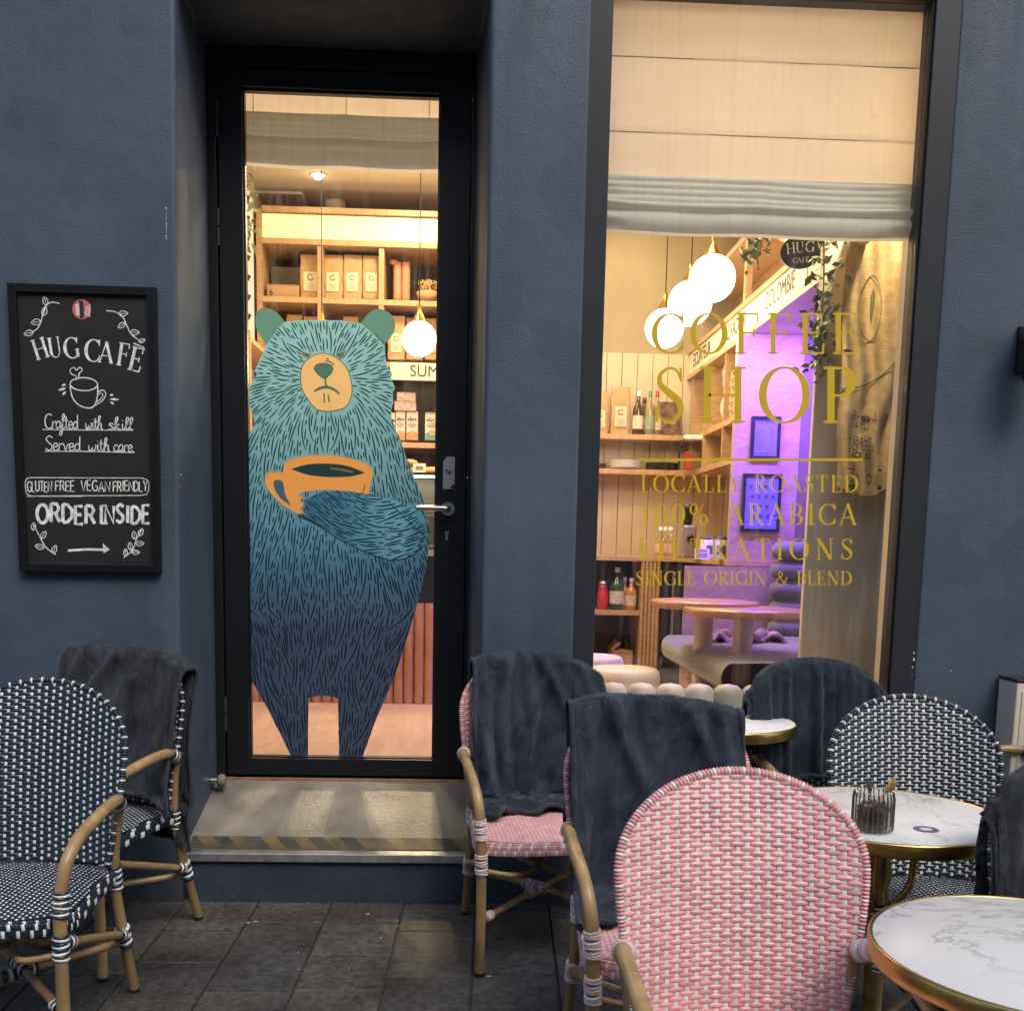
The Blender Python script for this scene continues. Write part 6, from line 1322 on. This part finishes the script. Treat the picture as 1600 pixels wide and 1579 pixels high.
def pizza():
    for k in range(6):
        y = 6.32; z0 = S1Z-.0+.019+k*.046 if k < 6 else 0
        o = empty('pizza_box', (XR+.16, y+.012*((k*5) % 3-1), z0), ('lowest', 'second', 'third', 'fourth', 'fifth', 'topmost')[k]+' flat cardboard box of the stack left of the violet panel', 'cardboard box', 'flat cardboard boxes')
        mb = MB(); mb.box(-.15, .15, -.16, .16, 0, .042); mb.build('body', CARD, o, bevel=.003)
        for dy in (-.08, .08): mb = MB(); mb.box(-.1515, -.1505, dy-.012, dy+.012, .02, .034); mb.build('finger_hole', M['gasket'], o)
pizza()
def cups_and_bags():
    m = mat('paper_cup_white', (.68, .58, .44), .6)
    for k, (y, n) in enumerate(((6.32, 9), (6.48, 8))):
        zb0 = S1Z+.02+6*.046 if k == 0 else S1Z+.02; o = empty('paper_cups', (XR+.12, y, zb0), ('column of white paper cups above the cardboard boxes', 'column of white paper cups left of the cardboard boxes')[k], 'cups'); prof = []
        for q in range(n): prof += [(.038, q*.024), (.042, q*.024+.018), (.044, q*.024+.022), (.039, q*.024+.024)]
        mb = MB(); mb.lathe(prof, n=20); mb.build('cup_column', m, o)
    for k, (y, z0, s, lb) in enumerate(((6.85, S1Z+.019, .13, 'crumpled white bag on the corner shelf near the signs'), (7.0, S1Z+.25, .10, 'small crumpled white pouch on top of the bag'), (6.85, S2Z+.019, .12, 'crumpled white bag on the lower side shelf'))):
        r = random.Random(k); ph = [r.uniform(0, 6) for _ in range(4)]; mb = MB()
        def f(u, v):
            a = 2*pi*u; q = sin(pi*min(1, v*.93+.05))**.6; w = s*q*(1+.16*sin(3*a+ph[0]+v*4)+.08*sin(7*a+ph[1])); return (w*.8*cos(a), w*1.2*sin(a), s*2*v+.02*sin(5*a+ph[2])*v)
        mb.grid(f, 30, 14); o = mb.build('crumpled_bag', mat('white_plastic_bag', (.58, .50, .40), .4, bump=.4, bs=14) if 'white_plastic_bag' not in bpy.data.materials else bpy.data.materials['white_plastic_bag']); o.location = (XR+.16, y, z0); tag(o, lb, 'bag')
cups_and_bags()
# on the counter
for px, top, lb in ((1031, 822, 'row of clear water bottles on the corner counter, left one'), (1039, 822, 'row of clear water bottles on the corner counter, middle one'), (1047, 822, 'row of clear water bottles on the corner counter, right one')):
    o = bottle(px, 868, YF+.25, .04, W(1000, top, YF+.25).z-W(1000, 868, YF+.25).z, lb, M['clear'], mat('pink_label', (.6, .35, .3), .5) if 'pink_label' not in bpy.data.materials else bpy.data.materials['pink_label'], M['white']); o.location.z = ZCT+.013
def grinder():
    p0, p1 = W(1062, 868, 6.7), W(1086, 790, 6.7); w = p1.x-p0.x; h = .33; o = empty('coffee_grinder', ((p0.x+p1.x)/2, 6.7, ZCT+.013), 'steel coffee grinder with dark hopper on the corner counter', 'grinder')
    mb = MB(); mb.box(-w/2, w/2, -.09, .09, 0, h*.62); mb.build('body', M['steel'], o, bevel=.01); mb = MB(); mb.lathe([(w*.28, h*.621), (w*.45, h*.95), (w*.45, h), (0, h+.01)], n=20); mb.build('hopper', mat('smoked_plastic', (.03, .025, .02), .15), o)
    mb = MB(); mb.tube([(0, -.09, h*.4), (0, -.13, h*.36)], .02, 10); mb.build('spout', M['bframe'], o)
grinder()
def info_card():
    a, b = W(1089, 872, 5.92), W(1113, 856, 5.92); c = empty('info_card', ((a.x+b.x)/2, 5.98, ZCT+.013), 'small white card with red heading on the half wall', 'card'); w, h = b.x-a.x, .062
    mb = MB(); mb.box(-w/2, w/2, 0, .004, 0, h); mb.build('card_face', M['white'], c); mb = MB(); T = lambda x, y, l: (x, -.0006, y); mb.ribbon([(-w*.3, h*.8), (w*.3, h*.8)], .007, T, 0, 0); [mb.ribbon([(-w*.35, h*q), (w*.35, h*q)], .004, T, 0, 1) for q in (.25, .4, .55)]; mb.build('card_print', [CR, INK], c)
    for k, (px, lb) in enumerate(((1108, 'round coffee tin left behind the info card'), (1124, 'round coffee tin right behind the info card'))):
        o = empty('coffee_tin', (W(px, 860, 6.1).x, 6.1, ZCT+.013), lb, 'tin', 'white coffee tins'); mb = MB(); mb.lathe([(.05, 0), (.052, .004), (.052, .11), (.05, .115)], n=24); mb.build('body', M['white'], o); mb = MB(); mb.lathe([(.053, .1155), (.053, .13), (0, .132)], n=24); mb.build('lid', M['frame'], o); mb = MB(); mb.grid(lambda u, v: (.0525*sin(u-.5), -.0525*cos(u-.5), .03+.05*v), 6, 2); mb.build('label', mat('blue_label', (.07, .12, .25), .5) if 'blue_label' not in bpy.data.materials else bpy.data.materials['blue_label'], o)
info_card()
# niche contents
for px, d, r, hpx, body, lab, cap, lb in ((941, YF+.12, .04, 44, RC, RC, M['steel'], 'red drink can at the left in the lower niche'), (963, YF+.1, .05, 66, GG, LW, M['white'], 'green glass bottle with white cap in the lower niche'), (975, YF+.14, .035, 50, GO, LW, M['white'], 'orange juice bottle next to the green bottle'), (985, YF+.10, .04, 50, GO, LW, M['white'], 'orange juice bottle with round label at the right in the niche')):
    o = bottle(px, 952, d, r, hpx/1640*d, lb, body, lab, cap, .8 if body is RC else .36); o.location.z = NZ+.017
o = carton_box('storage_box', 'open cardboard box with a white delivery note in the lower niche', 957, 990, 982, 1040, YF+.05, CARD, dep=.3, flaps=True); o.location.z = ZF+.002
mb = MB(); mb.box(-.075, .075, -.003, -.0017, .02, .11); mb.build('delivery_note', PAPER, o)
# bench, rolls, tables, stools
GREY = mat('grey_green_velvet', (.145, .14, .115), .75, sheen=.5, var=.15, vs=5); CREAMV = mat('cream_bouclé', (.60, .52, .42), .9, bump=.5, bs=120, sheen=.3); GREIGE = mat('greige_leather', (.42, .37, .31), .55, bump=.15, bs=30); TT = wood('walnut_top', (.36, .17, .08), (.50, .27, .13), (6, 2, 2), .3)
def bench():
    x0, x1 = W(1058, 1000, 5.85).x, 2.3; zs = .86; o = empty('bench', (x0, 5.2, ZF), 'grey upholstered bench in the nook with a stack of back rolls', 'bench'); lc = lambda mb: setattr(mb, 'v', [(x-x0, y-5.2, z-ZF) for x, y, z in mb.v]) or mb
    mb = MB(); mb.box(x0+.03, x1, 4.48, 5.9, ZF, zs-.14); lc(mb).build('base', OAK, o)
    mb = MB()
    def f(u, v):
        y = 4.46+1.44*v; a = pi*.5+pi*min(1, u*3)*.0; t = u
        if t < .35: q = t/.35*pi; return (x0-.03-.05*sin(q), y, zs-.135+.0675*(1-cos(q)))
        return (x0-.03+(x1-x0)*(t-.35)/.65, y, zs+.012*sin((t-.35)/.65*pi)+.004*sin(y*7))
    mb.grid(f, 30, 20); lc(mb).build('seat', GREY, o)
    xa, xb = W(1207, 900, 5.8).x, 2.3; zt_ = W(1230, 846, 5.8).z; n = 5; hh_ = (zt_-zs)/n
    for k in range(n):
        zc_ = zs+hh_*(k+.5); mb = MB(); P = [(xa+.04, 5.80, zc_)]; mb.tube([(xa-.012, 5.80, zc_), (xa-.005, 5.80, zc_), (xa+.02, 5.80, zc_), (xa+.05, 5.80, zc_), (xb, 5.80, zc_)], [.01, hh_*.3, hh_*.47, hh_*.51, hh_*.51], 16); lc(mb).build('back_roll', GREY, o)
    mb = MB(); r = random.Random(3)
    def g(u, v): x = W(1120, 980, 5.3).x+.40*u; return (x+.02*sin(v*9), 5.35+.26*v+.03*sin(u*11), zs+.035+.022*sin(u*17+v*7)+.018*sin(v*21-u*8)-.03*(abs(u-.5)*2)**4)
    mb.grid(g, 40, 26); c = mb.build('folded_throw', mat('patterned_throw', (.16, .10, .10), .9, var=.6, vs=22, col2=(.34, .22, .2))); sd = c.modifiers.new('solidify', 'SOLIDIFY'); sd.thickness = .012; tag(c, 'rumpled patterned throw lying on the bench behind the wooden tables', 'throw')
bench()
def cafe_table(px, py, d, R, label):
    p = W(px, py, d); o = empty('cafe_table', (p.x, d, ZF), label, 'table', 'round wooden tables on pale columns'); h = p.z-ZF
    mb = MB(); mb.lathe([(0, h-.036), (R-.006, h-.036), (R, h-.031), (R, h-.006), (R-.006, h), (0, h)], n=64); mb.build('table_top', TT, o)
    mb = MB(); mb.lathe([(.17, .001), (.165, .02), (.06, .03), (.046, .05), (.046, h-.037)], n=28); mb.build('column', M['cream3'], o)
M['cream3'] = mat('pale_column_paint', (.66, .58, .52), .5)
cafe_table(1101, 938, 5.15, .265, 'round wooden cafe table further back behind the gold lettering'); cafe_table(1163, 950, 4.85, .28, 'round wooden cafe table in front of the other one inside the window')
def stool(px, py, d, R, label):
    p = W(px, py, d); o = empty('pouf_stool', (p.x, d, ZF), label, 'stool', 'cream round stools'); h = p.z-ZF
    mb = MB(); mb.lathe([(R*.86, .03), (R*.88, h-.17)], n=32); mb.build('base', M['cream3'], o); mb = MB(); mb.lathe([(R*.8, h-.168), (R*.97, h-.15), (R, h-.12), (R, h-.045), (R*.96, h-.012), (R*.86, h), (0, h+.006)], n=40); mb.build('seat', CREAMV, o)
stool(975, 1043, 5.0, .175, 'cream round stool in front of the bench under the window lettering'); stool(925, 1024, 5.5, .17, 'cream round stool cut by the window frame')
def window_bench():
    x0, x1 = .40, 1.56; o = empty('window_seat', (x0, 4.12, ZF), 'cream channel tufted seat back just inside the shop window', 'seat'); zt_ = W(1060, 1068, 4.1).z; n = 10; w = (x1-x0)/n
    for k in range(n):
        mb = MB(); cx = w*(k+.5); mb.tube([(cx, 0, .02), (cx, 0, zt_-ZF-.045), (cx, 0, zt_-ZF-.022), (cx, 0, zt_-ZF-.007), (cx, 0, zt_-ZF)], [w*.52, w*.52, w*.47, w*.33, .004], 16); mb.build('back_roll', GREIGE, o)
    mb = MB(); mb.box(0, x1-x0, .05, .45, .0, .33); mb.build('seat_base', OAK, o)
window_bench()
# leaf garlands, hanging sign, coffee sack
leaves('leaf_garland', [W(1288, 355, 4.38), W(1287, 440, 4.38), W(1283, 520, 4.38), W(1281, 570, 4.38)], 200, .05, 'leafy garland hanging down the edge of the cream pillar', .035, 31)
leaves('leaf_sprig', [W(1185, 362, 5.2), W(1180, 385, 5.2), W(1172, 404, 5.2)], 90, .05, 'green sprig hanging above the coffee signs', .03, 32)
def hug_sign():
    p = W(1251, 394, 4.62); o = empty('oval_sign', (p.x, 4.62, p.z), 'dark oval cafe sign with white lettering above the coffee signs', 'sign', rz=-.25)
    mb = MB(); R = .085; n = 40
    pts = [(R*1.0*cos(2*pi*k/n), R*.80*sin(2*pi*k/n)) for k in range(n)]; mb.add([(a, -.01, b) for a, b in pts]+[(a, .01, b) for a, b in pts], [tuple(range(n)), tuple(range(n, 2*n))[::-1]]+[(k, n+k, n+(k+1) % n, (k+1) % n) for k in range(n)]); mb.build('plate', mat('slate_sign', (.03, .032, .034), .6), o, bevel=.003)
    mb = MB(); T = lambda a, b, l: (a, -.0125-.0002*l, b)
    for ch, x, rot in (('H', -.042, 8), ('U', -.004, 4), ('G', .036, 0)): serif_glyph(mb, ch, x, .016+.06*x, .044, rot, T)
    for ch, x in (('C', -.022), ('A', -.004), ('F', .014), ('E', .03)): serif_glyph(mb, ch, x, -.036+.05*x, .022, 4, T)
    mb.build('lettering', M['white'], o)
    mb = MB(); mb.tube([(-.03, 0, .062), (-.02, .02, .3)], .002, 5); mb.tube([(.03, 0, .062), (.02, .02, .3)], .002, 5); mb.build('hanger', M['bframe'], o)
hug_sign()
def sack():
    d = 4.40; P = [W(1317, 370, d), W(1412, 372, d), W(1390, 765, d), W(1300, 770, d)]; c = P[0]; o = empty('coffee_sack', c, 'burlap coffee sack with faded green print hung on the cream pillar', 'sack')
    bm_ = mat('burlap', (.60, .42, .21), .9, var=.2, vs=30, bump=.8, bs=320, detail=8); nt = bm_.node_tree
    mb = MB(); ph = 1.3
    def f(u, v, off=0):
        u2 = u+.012*sin(v*14)-.02*(v > .7)*sin(u*9); p = P[0]*(1-u2)*(1-v)+P[1]*u2*(1-v)+P[2]*u2*v+P[3]*(1-u2)*v
        y = -.012-.018*(.5+.5*sin(u*13+v*6+ph+.8*sin(v*9)))-.006*(.5+.5*sin(u*27-v*9))-.02*v*(.5+.5*sin(u*9+2))
        return (p.x-c.x, p.y-c.y+y-off, p.z-c.z-(.02*sin(u*pi)*(v > .98))+(0.012*sin(u*6+1)*v))
    mb.grid(f, 70, 90); b = mb.build('cloth', bm_, o); sd = b.modifiers.new('solidify', 'SOLIDIFY'); sd.thickness = .006; sd.offset = -1
    mb = MB(); T = lambda a, bb, l: f(a, 1-bb, .0085+.0003*l)
    mb.ribbon([(.46+.19*cos(t), .72+.125*sin(t)) for t in [2*pi*k/40 for k in range(41)]], .007, T, 0, 0); mb.ribbon(sp2([(.02, .40), (.3, .41), (.6, .45), (.98, .52)], 8), .008, T, 0, 0)
    mb.poly([(.46, .77), (.50, .80), (.54, .77), (.53, .70), (.50, .66), (.47, .70)], T, 1, 0)
    for t, y, h, x1 in (('Brasil', .285, .03, .62), ('NATU', .25, .024, .50), ('KERSHT', .195, .022, .55), ('DCF 1002', .165, .022, .58), ('EXCS 60', .135, .022, .54), ('01 015', .035, .036, .72)): word(mb, t, .25, x1, y, h, T, .0055, 1)
    mb.ribbon([(.22, .02), (.22, .085), (.8, .085), (.8, .02), (.22, .02)], .007, T, 0, 1)
    mb.build('print', [mat('faded_green_ink', (.17, .19, .07), .9), mat('faded_black_ink', (.09, .06, .035), .9)], o)
sack()
# a house front across the street closes the sky in front of the cafe
def opposite():
    o = empty('opposite_house', (0, -8.5, 0), 'plain rendered house front across the street', 'building'); m = mat('grey_render', (.52, .49, .44), .8, var=.1, vs=1)
    mb = MB(); mb.box(-16, 16, -3, 0, 0, 11); mb.build('wall', m, o)
    for i in range(-4, 5):
        for k in range(3):
            mb = MB(); mb.box(i*3.2-.6, i*3.2+.6, .002, .03, 1.1+3.3*k, 2.9+3.3*k); w = mb.build('window', M['frame'], o)
opposite()
